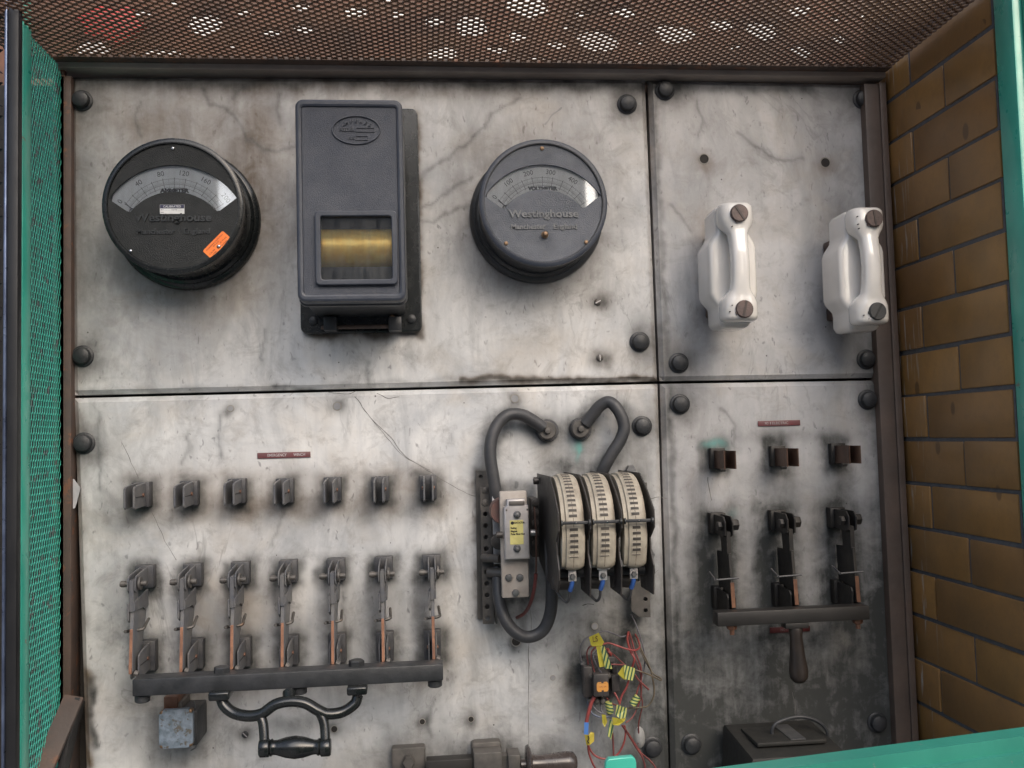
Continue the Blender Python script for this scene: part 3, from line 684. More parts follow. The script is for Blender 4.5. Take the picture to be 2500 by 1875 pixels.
# things glimpsed through the mesh roof: made-up brown backdrop, holes cut for bright patches
sh = MB()
def blob(x, y, rx, ry, n=18, seed=0):
    random.seed(seed); o = []
    for i in range(n):
        t = 2*math.pi*i/n; k = random.uniform(.75, 1.2); o.append(F(x+rx*k*math.cos(t), y+ry*k*math.sin(t), -3.0))
    return o
holes_ = []; taken = []
rs = random.Random(11)
for cx, cy, wx, wy, n in ((300, 118, 120, 22, 7), (480, 45, 150, 34, 14), (620, 80, 110, 40, 12), (760, 50, 90, 40, 8), (1060, 60, 130, 55, 20), (1250, 25, 120, 25, 6), (1340, 95, 130, 50, 20), (1480, 50, 60, 40, 5), (1700, 55, 100, 50, 12), (1850, 105, 120, 35, 10), (2060, 60, 110, 45, 10), (900, 30, 60, 30, 3), (1560, 110, 60, 30, 3)):
    for _ in range(n*3):
        x = cx+rs.gauss(0, wx*.5); y = cy+rs.gauss(0, wy*.5); r_ = rs.uniform(16, 58); ry_ = r_*rs.uniform(.35, .7)
        if y > 150 or any((x-a)**2+((y-b_)*1.3)**2 < (r_*1.2+c_*1.2)**2 for a, b_, c_ in taken): continue
        taken.append((x, y, r_)); holes_.append(blob(x, y, r_, ry_, 9, seed=len(taken)))
sh.plate([(-6, 0), (8, 0), (8, 4.6), (-6, 4.6)], holes_, -3.04, -3.0)
tag(obj('pierced_backdrop', sh, backdrop_m, smooth=0), 'made-up brown backdrop glimpsed through the mesh roof, holes cut for bright patches', 'wall')
c = F(268, 55, -2.9); b = MB(); b.prism([(c[0]+.16*k1*math.cos(t_), c[1]+.10*k1*math.sin(t_)) for t_, k1 in zip(np.linspace(0, 2*math.pi, 14)[:-1], (1, .8, 1.1, .7, 1, .9, 1.15, .8, 1, .75, 1.1, .9, .85))], -2.97, -2.90, .01)
tag(obj('red_cloth', b, lamp_red), 'dull red rag glimpsed through the roof mesh at top left', 'cloth')
b = MB(); b.box((1, 6.5, 4.0), (20, .2, 8.0)); tag(obj('sky_stand_in', b, mat('bright_sky_white', (.8, .8, .79), (.7, .7, .69), rough=.9, ns=1.5), smooth=0), 'white sheet added behind the backdrop to stand in for bright sky', 'wall')  # added white surface, shows as bright sky through the backdrop holes
# ================================================================== round meters
def arc_pts(R_, cy, x0, x1, n=22):
    a0, a1 = math.asin(x0/R_), math.asin(x1/R_)
    return [(R_*math.sin(a0+(a1-a0)*k/n), cy+R_*math.cos(a0+(a1-a0)*k/n)) for k in range(n+1)]
def meter(px, py, hf, rf, rb, label, paint, body_paint, dialm, inkm, word, nums, numang, txtm, group, rimpaint):
    X, Z = F(px, py, hf); t = thing('panel_meter', label, 'meter', (X, 0, Z), group)
    b = MB(); b.lathe((X, 0, Z), [(rb, 0), (rb, .010), (rb-.003, .014), (rb-.008, .016), (rb-.008, .026), (rb-.012, .030)], seg=72); obj('mounting_flange', b, body_paint, t, 40)
    b = MB(); b.lathe((X, 0, Z), [(rf-.004, .028), (rf-.004, hf-.018), (rf, hf-.014), (rf, hf-.002), (rf-.003, hf), (rf-.008, hf), (rf-.0085, hf-.004), (rf-.02, hf-.02), (rf-.05, hf-.03), (.0005, hf-.03)], seg=72)
    obj('case', b, body_paint, t, 40)
    b = MB(); ri = rf-.0085
    b.lathe((X, 0, Z), [(rf-.0005, hf-.0025), (rf-.003, hf+.0012), (rf-.0075, hf+.0012), (rf-.0085, hf-.0035), (rf-.010, hf-.004)], seg=72)
    # ring is open: rebuild as a torus-like strip
    b = MB(); bm = b.bm; prof = [(rf+.0003, hf-.006), (rf, hf-.001), (rf-.003, hf+.001), (rf-.007, hf+.001), (rf-.0088, hf-.0035)]; rows = []
    for k in range(72):
        a = 2*math.pi*k/72; rows.append([bm.verts.new((X+r*math.cos(a), -h, Z+r*math.sin(a))) for r, h in prof])
    for k in range(72):
        for j in range(len(prof)-1): bm.faces.new((rows[k][j], rows[(k+1) % 72][j], rows[(k+1) % 72][j+1], rows[k][j+1]))
    obj('bezel_ring', b, rimpaint, t, 50)
    S = rf
    up = arc_pts(1.076, -.47, -.87, .88); lo = arc_pts(.77, -.555, -.57, .59)
    win = [(-.90, .10)]+up+[(.90, .12), (.66, -.065), (.61, -.075)]+lo[::-1]+[(-.61, -.085), (-.66, -.07)]
    W2 = [(X+S*x, Z+S*z) for x, z in win]
    b = MB(); b.plate(circ(X, Z, rf-.0085, 72), [W2], hf-.0070, hf-.0030, .0006); fp = obj('face_plate', b, paint, t, 30)
    b = MB(); b.plate([(X+S*x*1.03, Z+S*(z*1.03+.0)) for x, z in win], [], hf-.010, hf-.0095); dc = obj('dial', b, dialm, t, 0)
    hd = hf-.0094
    b = MB()
    def ringseg(r0, r1, a0, a1, n=30, cy=-.397, hh=.0003):
        bm = b.bm; vi = []
        for k in range(n+1):
            a = R(a0+(a1-a0)*k/n); vi.append([bm.verts.new((X+S*(rr*math.sin(a)), -(hd+hh), Z+S*(cy+rr*math.cos(a)))) for rr in (r0, r1)])
        for k in range(n): bm.faces.new((vi[k][0], vi[k+1][0], vi[k+1][1], vi[k][1]))
    A = 57.7
    for rr in (.816, .737, .690): ringseg(rr-.0022, rr+.0022, -A, A)
    for k in range(11):
        a = -A+2*A*k/10; ringseg(.672, .835, a-.27, a+.27, 1, hh=.0004)
        if k < 10:
            for j in range(1, 10): ringseg(.737 if j != 5 else .69, .816 if j % 5 == 0 else .775, a+2*A/10*j/10-.09, a+2*A/10*j/10+.09, 1, hh=.0004)
    obj('scale_lines', b, grey_ink, dc, 0)
    b = MB()
    for s_, a in zip(nums, numang):
        r_ = .905; x, z = X+S*r_*math.sin(R(a)), Z+S*(-.397+r_*math.cos(R(a)))
        b.text(s_, x, z, S*.105, hd, .0002, ang=-R(a))
    obj('scale_numbers', b, grey_ink, dc, 0)
    b = MB(); b.text(word, X-.0*S, Z+S*.241, S*.078, hd, .0003, width=S*(.42 if word[0] == 'A' else .47), bold=.0007); obj('dial_word', b, inkm, dc, 0)
    # needle and its end ring
    b = MB(); p = Vector((X-S*.60, -(hf-.0078), Z-S*.035)); b.tube([Vector((X-S*.70, -(hf-.0078), Z+S*.07)), p], .0007, 6, smooth=False)
    b.tube([p+Vector((.0042*math.cos(a)+.001, 0, .0042*math.sin(a)-.003)) for a in np.linspace(0, 2*math.pi, 15)], .0009, 6, smooth=False); obj('needle', b, greyw, t)
    b = MB(); b.plate(W2, [], hf-.0058, hf-.0050); obj('glass', b, glass, t, 0)
    # raised maker's lettering
    b = MB(); b.text('Westinghouse', X+S*.0, Z-S*.175, S*.165, hf-.0031, .0022, width=S*1.09, bold=.0004)
    b.text('Manchester', X-S*.25, Z-S*.375, S*.11, hf-.0031, .0018, width=S*.54, bold=.0003); b.text('England', X+S*.33, Z-S*.375, S*.11, hf-.0031, .0018, width=S*.37, bold=.0003)
    obj('raised_lettering', b, txtm, fp, 0)
    return t, X, Z, S, hf
def mscrew(b, X, Z, r, h):
    b.lathe((X, -h, Z), [(r, 0), (r, .001), (r*.75, .0022), (.0001, .0026)], seg=14)
chrome = mat('bright_screw', (.6, .6, .6), rough=.2, metal=1.0)
ammeter, X, Z, S, hf = meter(422.3, 502.0, .100, .1105, .1215, 'black round meter reading AMMETER with an orange sticker', crackle_black, iron_gloss, dial, ink, 'AMMETER',
    ['0', '40', '80', '120', '160', '200'], [-58, -34, -12.5, 8.5, 29.5, 54], mat('rubbed_black', (.035, .037, .038), (.02, .022, .022), rough=.3), 'round panel meters', iron_gloss)
for x, z in ((0, .85), (-.6, -.66), (.645, -.60)): b = MB(); mscrew(b, X+S*x, Z+S*z, .0028, hf-.003); obj('face_screw', b, chrome, ammeter)
st = MB(); x0, x1, z0, z1 = X-.19*S, X+.155*S, Z-.115*S, Z+.02*S; st.bx(x0, x1, z0, z1, hf-.0029, hf-.0024)
stk = obj('calibration_sticker', st, white, ammeter, 0, label='small white sticker reading CALIBRATED')
b = MB(); b.bx(x0+.0003, x1-.0003, z1-.0062, z1-.0003, hf-.0023, hf-.0021); obj('header_band', b, navy, stk, 0)
b = MB(); b.text('CALIBRATED', (x0+x1)/2, z1-.0033, .0048, hf-.0021, .0002, width=(x1-x0)*.72); obj('sticker_text', b, white, stk, 0)
b = MB(); b.text('BY ............. DATE ...........', (x0+x1)/2, z1-.0086, .0024, hf-.0023, .0002, width=(x1-x0)*.9); b.text('DUE', x0+.0035, z0+.0022, .0024, hf-.0023, .0002); obj('sticker_form_text', b, ink, stk, 0)
so = MB(); cx, cz = X+.62*S, Z-.58*S; rot = R(46); L_, W_ = .046, .0205
def rp(u, v): return (cx+u*math.cos(rot)-v*math.sin(rot), cz+u*math.sin(rot)+v*math.cos(rot))
so.plate([rp(*p) for p in rrect(-L_/2, L_/2, -W_/2, W_/2, .0028)], [[rp(*p) for p in circ(-.001, -.003, .0029, 12)]], hf-.0029, hf-.0023)
so = obj('warning_sticker', so, orange, ammeter, 0, label='orange sticker with small print and a screw hole')
b = MB(); tx = lambda s_, u, v, w: b.text(s_, *rp(u, v), .003, hf-.0023, .0002, ang=rot, width=w)
tx('ENGINEERING & INSPECTION', 0, .0062, .036); tx('SERVICES', 0, .0028, .013); tx('CALIBR', -.0135, -.0018, .012); tx('IF THIS', .0125, -.0010, .014); tx('LABEL', -.012, -.0058, .009); tx('REMOVED', .010, -.0058, .013)
obj('sticker_text', b, ink_red, so, 0)

volt, X, Z, S, hf = meter(1327.5, 494.5, .105, .1075, .1185, 'slate grey round meter reading VOLTMETER beside the tall box', crackle_slate, slate_dark, dial_w, grey_ink, 'VOLTMETER',
    ['0', '100', '200', '300', '400'], [-56, -36, -14, 8.5, 32], mat('pale_rubbed_slate', (.16, .165, .17), (.11, .115, .12), rough=.4), 'round panel meters', slate)
for x, z in ((0, .86), (-.6, -.63), (.65, -.62)): b = MB(); mscrew(b, X+S*x, Z+S*z, .0036, hf-.003); obj('face_screw', b, brass_d, volt)
b = MB(); b.lathe((X+.005*S, -(hf-.003), Z-.5*S), [(.0062, 0), (.0058, .002), (.0035, .003), (.0035, .006), (.0048, .008), (.003, .0105), (.0001, .011)], seg=18); obj('zero_knob', b, brass_d, volt)

# ================================================================== tall cast box with a glazed window
X0, X1, Z0, Z1 = -.187, -.023, .212+EYE, .5275+EYE
bx_ = thing('relay_box', 'tall slate grey box with an oval badge and a window onto brass', 'instrument box', ((X0+X1)/2, 0, (Z0+Z1)/2))
b = MB(); b.plate(rrect(-.206, .001, .1835+EYE, .578+EYE, .012), [], 0, .014, .003); obj('base_flange', b, iron_gloss, bx_, 40)
b = MB(); b.prism(rrect(X0+.004, X1-.004, Z0-.0, Z1-.004, .012), .014, .150, 0); obj('body', b, slate_dark, bx_, 40)
b = MB(); b.prism(rrect(X0-.002, X1+.002, Z0-.003, Z1+.001, .013), .150, .158, .003); obj('body_bead', b, slate_dark, bx_, 40)
HF = .190
wx0, wx1 = F(782, 600, HF)[0], F(958, 600, HF)[0]; wz0, wz1 = F(870, 684, HF)[1], F(870, 527, HF)[1]
WIN = rrect(wx0, wx1, wz0, wz1, .005)
b = MB(); b.plate(rrect(X0, X1, Z0, Z1, .012), [rrect(X0+.010, X1-.010, Z0+.012, Z1-.012, .004)], .158, HF, .004); cov = obj('cover_rim', b, slate, bx_, 40)
b = MB(); b.plate(rrect(X0+.008, X1-.008, Z0+.010, Z1-.010, .004), [WIN], HF-.012, HF-.0035); obj('cover_panel', b, mat('stippled_slate_paint', (.027, .034, .052), (.046, .053, .07), rough=.4, bump=1.0, bs=800, ns=14, dust=.22, dustc=(.22, .2, .17)), bx_, 0)
b = MB(); b.plate(rrect(wx0-.0075, wx1+.0075, wz0-.0075, wz1+.0075, .007), [rrect(wx0+.0008, wx1-.0008, wz0+.0008, wz1-.0008, .004)], HF-.0034, HF+.004, .0016); obj('window_bezel', b, slate, bx_, 40)
b = MB(); b.plate(WIN, [], HF-.0060, HF-.0052); obj('window_pane', b, glass_dusty, bx_, 0)
b = MB(); zc_ = F(870, 608, HF-.04)[1]; b.cyl((wx0-.006, -(HF-.047), zc_), (wx1+.006, -(HF-.047), zc_), .0335, 40); obj('brass_drum', b, brass, bx_, 60)
b = MB(); b.bx(wx0-.005, wx1+.005, wz0-.01, zc_-.036, HF-.05, HF-.045); b.bx(wx0-.005, wx1+.005, zc_+.036, wz1+.01, HF-.05, HF-.045); obj('inner_plate', b, slate_dark, bx_, 0)
c = F(869.6, 316, HF); b = MB(); b.plate(circ(c[0], c[1], .0375, 40, .023), [circ(c[0], c[1], .0355, 40, .0212)], HF-.0036, HF-.0010, .0006); bd = obj('oval_badge', b, slate, bx_, 40)
b = MB()
for ch, a in zip('AMPERES', (-46, -31, -15, 0, 15, 30, 45)): b.text(ch, c[0]+.0285*math.sin(R(a)), c[1]-.0065+.0205*math.cos(R(a)), .0075, HF-.0035, .0016, ang=-R(a)*.75, bold=.0002)
b.text('FEEDER', c[0]-.0145, c[1]+.0005, .0075, HF-.0035, .0016, width=.023, bold=.0002); b.text('No', c[0]-.008, c[1]-.0125, .0075, HF-.0035, .0016, bold=.0002)
b.plate(rrect(c[0]-.001, c[0]+.028, c[1]-.003, c[1]+.004, .001), [rrect(c[0]-.000, c[0]+.0272, c[1]-.0022, c[1]+.0032, .0008)], HF-.0035, HF-.002)
b.plate(rrect(c[0]-.002, c[0]+.018, c[1]-.016, c[1]-.009, .001), [rrect(c[0]-.001, c[0]+.0172, c[1]-.0152, c[1]-.0098, .0008)], HF-.0035, HF-.002)
obj('badge_lettering', b, slate, bd, 0)
for xx in (808, 965): b = MB(); c = F(xx, 792, .03); b.bx(c[0]-.011, c[0]+.011, c[1]-.012, c[1]+.012, .014, .045, .002); obj('hinge_lug', b, slate_dark, bx_)
c0 = F(770, 806, .03); c1 = F(995, 800, .03); b = MB(); b.cyl((c0[0]+.01, -.034, c0[1]+.004), (c1[0]-.012, -.034, c0[1]+.004), .0035, 10); obj('hinge_rod', b, rust, bx_)
for xx, yy in ((765, 783), (1005, 778)):
    b = MB(); c = F(xx, yy, .016); b.lathe((c[0], -.014, c[1]), [(.0075, 0), (.0072, .003), (.004, .0045), (.0001, .005)], seg=18); obj('flange_screw', b, iron, bx_)
c = F(957, 775, .04); b = MB(); b.lathe((c[0], -.030, c[1]), [(.005, 0), (.005, .012), (.003, .014), (.0001, .0142)], seg=14); obj('sealing_stud', b, brass_d, bx_)

# ================================================================== porcelain fuses
def ring_round(x0, x1, z, h0, h1, r, n=5):
    """rounded rectangle in the (x, h) plane at height z"""
    return [Vector((p, -q_, z)) for p, q_ in rrect(x0, x1, h0, h1, r, n)]
def fuse(X, ztop, label, marks, screws):
    t = thing('porcelain_fuse', label, 'fuse', (X, 0, ztop-.1), 'white porcelain fuse carriers')
    L = .208
    def sect(z, w, h0, h1, r=.008): return ring_round(X-w, X+w, ztop-z, h0, h1, r)
    sh = -.004
    rows = [(0, .020, .060, .104), (.003, .0250, .052, .114), (.010, .0280, .048, .118), (.040, .0280, .048, .118), (.048, .0290, .048, .118), (.064, .0390, .044, .117), (.072, .0410, .042, .117),
            (.148, .0410, .042, .117), (.156, .0390, .044, .117), (.170, .0290, .048, .118), (.178, .0280, .048, .118), (.197, .0280, .048, .118), (.205, .0250, .052, .114), (L, .020, .060, .104)]
    b = MB(); b.loft3([sect(z, w, h0, h1, .0085) for z, w, h0, h1 in rows]); obj('carrier_body', b, porcelain, t, 75)
    # handle: two swollen heads joined by a bowed grip
    prof = [(.002, .0200, .116, .140), (.004, .0255, .108, .148), (.009, .0285, .104, .153), (.032, .0290, .104, .154), (.040, .0265, .106, .153), (.047, .0215, .114, .152), (.055, .0160, .124, .154),
            (.075, .0148, .130, .157), (.105, .0148, .133, .160), (.132, .0150, .130, .157), (.148, .0165, .124, .156), (.155, .0220, .114, .154), (.162, .0275, .106, .154), (.170, .0300, .104, .155), (.192, .0300, .104, .155), (.197, .0285, .108, .152), (.200, .0240, .116, .144)]
    b = MB(); rg = []
    for z, w, h0, h1 in prof: rg.append(ring_round(X-w, X+w, ztop-z, h0, h1, min(w, (h1-h0)/2)*.80, 7))
    b.loft3(rg); obj('handle', b, porcelain, t, 75)
    for z in (.045, .165): b = MB(); b.bx(X-.016, X+.012, ztop-z-.012, ztop-z+.012, .0, .060, .004); obj('contact_foot', b, brown_copper, t)
    for (z, dx, ang, mm) in screws:
        b = MB(); o = Vector((X+dx, -.1525, ztop-z)); b.lathe(o, [(.0148, 0), (.0148, .005), (.0135, .0068), (.0001, .0070)], seg=26)
        b.lathe(o+Vector((.0128*math.cos(ang-.9), 0, .0128*math.sin(ang-.9))), [(.0036, 0), (.0036, .0045), (.0001, .005)], seg=10)
        so_ = obj('terminal_screw', b, mm, t)
        b = MB(); b.box(o+Vector((0, -.0072, 0)), (.0265, .0012, .0032), rot=Matrix.Rotation(-ang, 3, 'Y')); obj('slot', b, mat('slot_shade_'+mm.name, (.05, .035, .03) if mm is carbon else (.02, .02, .02), rough=.5), so_)
    b = MB()
    for u, v, r_ in marks: b.lathe((X+u, -.1565, ztop-v), [(r_, -.004), (r_, .0012), (.0001, .0014)], seg=8)
    if marks: obj('chip_marks', b, ink, t)
    return t
za = F(1797, 488, .150)[1]; xa = F(1803, 640, .14)[0]
f1 = fuse(xa, za, 'white porcelain fuse with two brown slotted screws, nearer the voltmeter', [], [(.0235, -.001, R(-58), carbon), (.182, .001, R(-104), carbon)])
zb_ = F(2110, 500, .150)[1]; xb = F(2122, 640, .14)[0]
f2 = fuse(xb, zb_, 'white porcelain fuse with scribbled marks and one black screw, beside the brown post', [], [(.0245, .004, R(-82), carbon), (.180, .002, R(-120), carbon_dark)])
b = MB(); c = Vector((xb-.0402, -.068, zb_-.116))
for k, (a, l, o1, o2) in enumerate(((.5, .008, -.010, -.006), (1.2, .008, -.006, -.003), (.1, .010, 0, 0), (.9, .007, .004, .002), (-.4, .006, .006, .004), (.3, .008, .012, .008))):
    b.box(c+Vector((0, -o1, o2)), (.0008, l, .0011), rot=Matrix.Rotation(a, 3, 'X'))
obj('scribbled_marks', b, ink, f2)
random.seed(3)
for fx, XX, zz in ((f1, xa, za), (f2, xb, zb_)):
    b = MB()
    for k in range(7 if fx is f1 else 12):
        zz_ = random.uniform(.01, .045) if k % 2 else random.uniform(.168, .196); b.lathe((XX+random.uniform(-.024, .0), -.1505, zz-zz_), [(.0010, 0), (.0009, .0045), (.0001, .0047)], seg=6)
    obj('glaze_chips', b, ink, fx)

# ================================================================== contact jaws, upper row of the left switch
def jaw(X, Z, hl, label, cat, group, m_leaf, m_base, hw=.0145, hh=.0205, gap=.0055, th=.0032, lh=.0195, droop=.004, name='contact_jaw', ribbed=True):
    t = thing(name, label, cat, (X, 0, Z), group)
    b = MB(); b.bx(X-hw, X+hw, Z-hh, Z+hh, 0, .020, .0015); obj('base_block', b, m_base, t)
    for s in (-1, 1):
        b = MB(); x0 = X+s*gap; x1 = X+s*(gap+th)
        prof = [(.019, Z+lh), (hl-.022, Z+lh-.002), (hl-.004, Z+lh-droop), (hl, Z+lh-droop-.003), (hl, Z-lh+droop*.5), (hl-.004, Z-lh-.001), (.019, Z-lh+.001)]
        b.prism_x(prof, min(x0, x1), max(x0, x1), .0008); lf = obj('contact_leaf', b, m_leaf, t)
        b = MB(); b.cyl((x1, -hl*.45, Z), (x1+s*.0022, -hl*.45, Z), .0032, 10); obj('rivet', b, copper_dull, lf)
        b = MB(); b.box(((x1+s*.0003), -(hl*.72), Z-.002), (.0006, hl*.42, .0012)); obj('leaf_split', b, ink, lf)
    return t
ordn = ['leftmost', 'second from the left', 'third from the left', 'fourth from the left', 'third from the right', 'second from the right', 'rightmost']
for i in range(7):
    X, Z = F(351.7+115.6*i, 1204.5-2.75*i, 0)
    Z += random.uniform(-.0012, .0012)
    jaw(X, Z, .080, ordn[i]+' dusty grey jaw of the upper row on the left', 'contact', 'upper contact jaws of the seven-blade switch', clip_metal, clip_base)
for i in range(7):
    X, Z = F(365+115.1*i, 1595-4.5*i, 0)
    jaw(X, Z, .080, ordn[i]+' dark jaw just above the long black crossbar', 'contact', 'lower contact jaws of the seven-blade switch', clip_metal, clip_base, hh=.024, lh=.022, gap=.0045, th=.0028, droop=.006)

# ================================================================== seven-blade knife switch
ks = thing('knife_switch', 'seven-blade knife switch joined by a black crossbar with a curved iron handle', 'switch', (F(700, 1600)[0], 0, F(700, 1660)[1]))
xbL, zbL = F(322, 1684, .138); xbR, zbR = F(1082, 1637, .138)
zbar = (zbL+zbR)/2
for i in range(7):
    Xh, Zh = F(360+115.6*i, 1404-4.3*i, 0)
    b = MB(); b.bx(Xh-.015, Xh+.015, Zh-.0185, Zh+.0185, 0, .020, .0015); hb = obj('hinge_block', b, clip_base, ks)
    for s in (-1, 1):
        b = MB(); x0, x1 = sorted((Xh+s*.0042, Xh+s*.0066))
        b.prism_x([(.019, Zh+.016), (.050, Zh+.014), (.080, Zh+.010), (.086, Zh+.003), (.086, Zh-.012), (.080, Zh-.017), (.070, Zh-.014), (.05, Zh-.007), (.019, Zh-.013)], x0, x1, .0008); obj('hinge_cheek', b, clip_metal, hb)
    b = MB(); b.cyl((Xh-.021, -.072, Zh-.003), (Xh+.020, -.072, Zh-.003), .0042, 12)
    b.cyl((Xh-.019, -.072, Zh-.003), (Xh-.013, -.072, Zh-.003), .0052, 14); b.lathe((Xh+.0085, -.072, Zh-.003), [(.0105, 0), (.0105, .003), (.001, .0032)], axis=(1, 0, 0), seg=20)
    obj('hinge_pin', b, steel_dark, hb)
    # arm from pin, clamp, blade, copper edge
    ztop_b = Zh-.030
    b = MB(); b.prism_x([(.060, Zh+.004), (.086, Zh+.004), (.086, Zh-.045), (.062, Zh-.045)], Xh-.0036, Xh+.0036, .001); arm = obj('blade_arm', b, clip_metal, ks)
    zt_ = Zh-.036
    b = MB(); zl = zbar+.012
    b.prism_x([(.012, zt_), (.082, zt_), (.0905, zl), (.060, zl), (.030, zl+.05), (.014, zl+.085)], Xh-.0028, Xh+.0028, .0006); bl_ = obj('blade', b, blade_m, ks)
    b = MB(); b.prism_x([(.066, zt_+.006), (.088, zt_+.004), (.088, zt_-.022), (.076, zt_-.028), (.066, zt_-.024)], Xh-.0062, Xh-.0032, .0006)
    b.prism_x([(.014, zt_+.016), (.086, zt_+.006), (.086, zt_-.008), (.040, zt_-.010), (.030, zt_-.016), (.014, zt_-.012)], Xh+.0032, Xh+.0058, .0006); obj('clamp', b, clip_metal, bl_)
    zm = Zh-.076
    b = MB(); b.tube([(Xh-.011, -.062, zm-.003), (Xh+.010, -.062, zm-.001), (Xh+.011, -.048, zm+.004), (Xh+.010, -.028, zm+.009)], .0024, 8, 4)
    b.tube([(Xh-.011, -.062, zm-.003), (Xh-.0125, -.076, zm-.001)], .0026, 8, 2); obj('quick_break_hook', b, steel_dark, bl_)
    b = MB(); zc0 = zm+.004
    b.prism_x([(.0850, zc0), (.0862, zc0), (.0930, zl-.002), (.0905, zl-.002)], Xh-.0022, Xh+.0022); obj('copper_edge', b, copper, bl_)
    b = MB(); b.cyl((Xh+.004, -.084, zl-.002), (Xh+.010, -.084, zl-.004), .0045, 10); obj('blade_screw', b, steel_dark, bl_)
b = MB(); b.bx(xbL, xbR, zbar-.0135, zbar+.0125, .104, .138, .0025); cb = obj('crossbar', b, iron, ks, label='long black crossbar joining the seven blades')
for px_, s in ((347, -1), (731, -1), (1062, -1), (541, 1), (871, 1)):
    xx = F(px_, 1670, .122)[0]; b = MB()
    if s < 0: b.cyl((xx, -.120, zbar-.014), (xx, -.120, zbar-.026), .0115, 16, bev=.0015)
    else: b.hexnut((xx, -.120, zbar+.0125), .0125, .009, axis=(0, 0, 1), ang=.4)
    obj('crossbar_nut', b, iron, ks)
b = MB()
H1 = .130
P = lambda x, y, h=.135: FV(x, y, h)
b.tube([P(540, 1702), P(548, 1722, .138), P(572, 1741, .142), P(608, 1748, .148), P(640, 1742, .150), P(672, 1720, .150), P(708, 1712, .150), P(744, 1716, .150), P(775, 1733, .150), P(800, 1743, .148), P(836, 1738, .142), P(866, 1718, .138), P(874, 1698)], .01, 12, 6, flat=(.0085, .0105))
b.tube([P(634, 1744, .15), P(643, 1770, .155), P(646, 1826, .165)], .007, 12, 5, flat=(.0075, .0085)); b.tube([P(780, 1736, .15), P(792, 1770, .155), P(795, 1824, .165)], .007, 12, 5, flat=(.0075, .0085))
b.tube([P(705, 1690, .135), P(706, 1712, .148)], .0095, 12, 4)
for px_ in (539, 873):
    c = F(px_, 1694 if px_ < 600 else 1681, .135); b.bx(c[0]-.0155, c[0]+.0155, c[1]-.0065, c[1]+.0065, .112, .152, .003)
c1, c2 = FV(646, 1826, .165), FV(795, 1824, .165)
b.cyl(c1+Vector((-.008, 0, -.0)), c1+Vector((.008, 0, 0)), .0135, 20, bev=.002); b.cyl(c2+Vector((-.008, 0, 0)), c2+Vector((.008, 0, 0)), .0135, 20, bev=.002)
obj('handle_bracket', b, iron_gloss, ks, 60)
b = MB(); L = (c2-c1).length-.016
b.lathe(c1+Vector((.008, 0, 0)), [(.0115, 0), (.0130, L*.03), (.0105, L*.07), (.0110, L*.14), (.0150, L*.32), (.0168, L*.5), (.0150, L*.68), (.0110, L*.86), (.0105, L*.93), (.0130, L*.97), (.0115, L)], c2-c1, 28); obj('turned_grip', b, iron_gloss, ks, 60)

# blue grey cast terminal cover under the crossbar
tc = thing('terminal_cover', 'small blue-grey cover on a dark box below the crossbar', 'cover', (F(430, 1780)[0], 0, F(430, 1830)[1]))
x0, z1 = F(395, 1738, .07); x1, z0 = F(484, 1826, .07)
b = MB(); b.bx(x0+.004, x1-.002, z0+.002, z1-.002, 0, .066, .003); obj('case', b, iron, tc)
b = MB(); x0, z1 = F(387, 1735, .078); x1, z0 = F(471, 1825, .078)
n_ = .007
out = [(x0+n_, z1), (x1-n_, z1), (x1-n_*.6, z1-n_*.6), (x1, z1-n_), (x1, z0+n_), (x1-n_*.6, z0+n_*.6), (x1-n_, z0), (x0+n_, z0), (x0+n_*.6, z0+n_*.6), (x0, z0+n_), (x0, z1-n_), (x0+n_*.6, z1-n_*.6)]
b.prism(out, .067, .078, .0015); obj('cover_plate', b, bluegrey, tc)
for xx in (x0+.0045, x1-.0045):
    for zz in (z0+.0045, z1-.0045): b = MB(); b.lathe((xx, -.066, zz), [(.0035, 0), (.0035, .011), (.0001, .0125)], seg=10); obj('corner_screw', b, brass_d, tc)
c = F(417, 1716, .06); b = MB(); b.bx(c[0]-.0105, c[0]+.0105, c[1]-.009, c[1]+.010, .0, .062, .001); obj('copper_tab', b, copper_dull, tc)
c = F(430, 1732, .05); b = MB(); b.bx(c[0]-.014, c[0]+.010, c[1]-.008, c[1]+.012, .0, .055, .001); obj('neck_bracket', b, steel_dark, tc)
b = MB(); b.tube([P(474, 1712, .05), P(478, 1740, .05), P(483, 1790, .05), P(479, 1822, .05), P(466, 1832, .05)], .0012, 6, 5); obj('spring_wire', b, steel, tc)

# ================================================================== name plates
def nameplate(x0, y0, x1, y1, words, label, m=redplate, h=.0025, im=pale_ink):
    c0 = F(x0, y0, h); c1 = F(x1, y1, h); cx, cz = (c0[0]+c1[0])/2, (c0[1]+c1[1])/2; w = abs(c1[0]-c0[0]); hh = .0098
    t = thing('name_plate', label, 'name plate', (cx, 0, cz), 'red engraved name plates')
    b = MB(); b.bx(cx-w/2, cx+w/2, cz-hh/2, cz+hh/2, 0, h, .0006); obj('plate', b, m, t)
    b = MB()
    for s_, u, ww in words: b.text(s_, cx+u*w, cz, .0068, h, .0003, width=ww*w, bold=.0001)
    obj('engraved_lettering', b, im, t, 0)
nameplate(628, 1111, 758, 1111, [('EMERGENCY', -.13, .36), ('WINCH', .29, .22)], 'red plate reading EMERGENCY WINCH above the left row of jaws')
nameplate(1851, 1033, 1954, 1033, [('NO', -.30, .08), ('1', -.21, .022), ('ELECTRIC', .02, .38)], 'red plate reading NO 1 above the three copper jaws', im=mat('dim_ink', (.34, .28, .28), rough=.6))
nameplate(1880, 1537, 1978, 1537, [('NO 1', -.15, .16)], 'dark red plate half hidden under the crossbar of the three-blade switch', redplate_d, im=mat('dim_ink2', (.16, .12, .12), rough=.6))

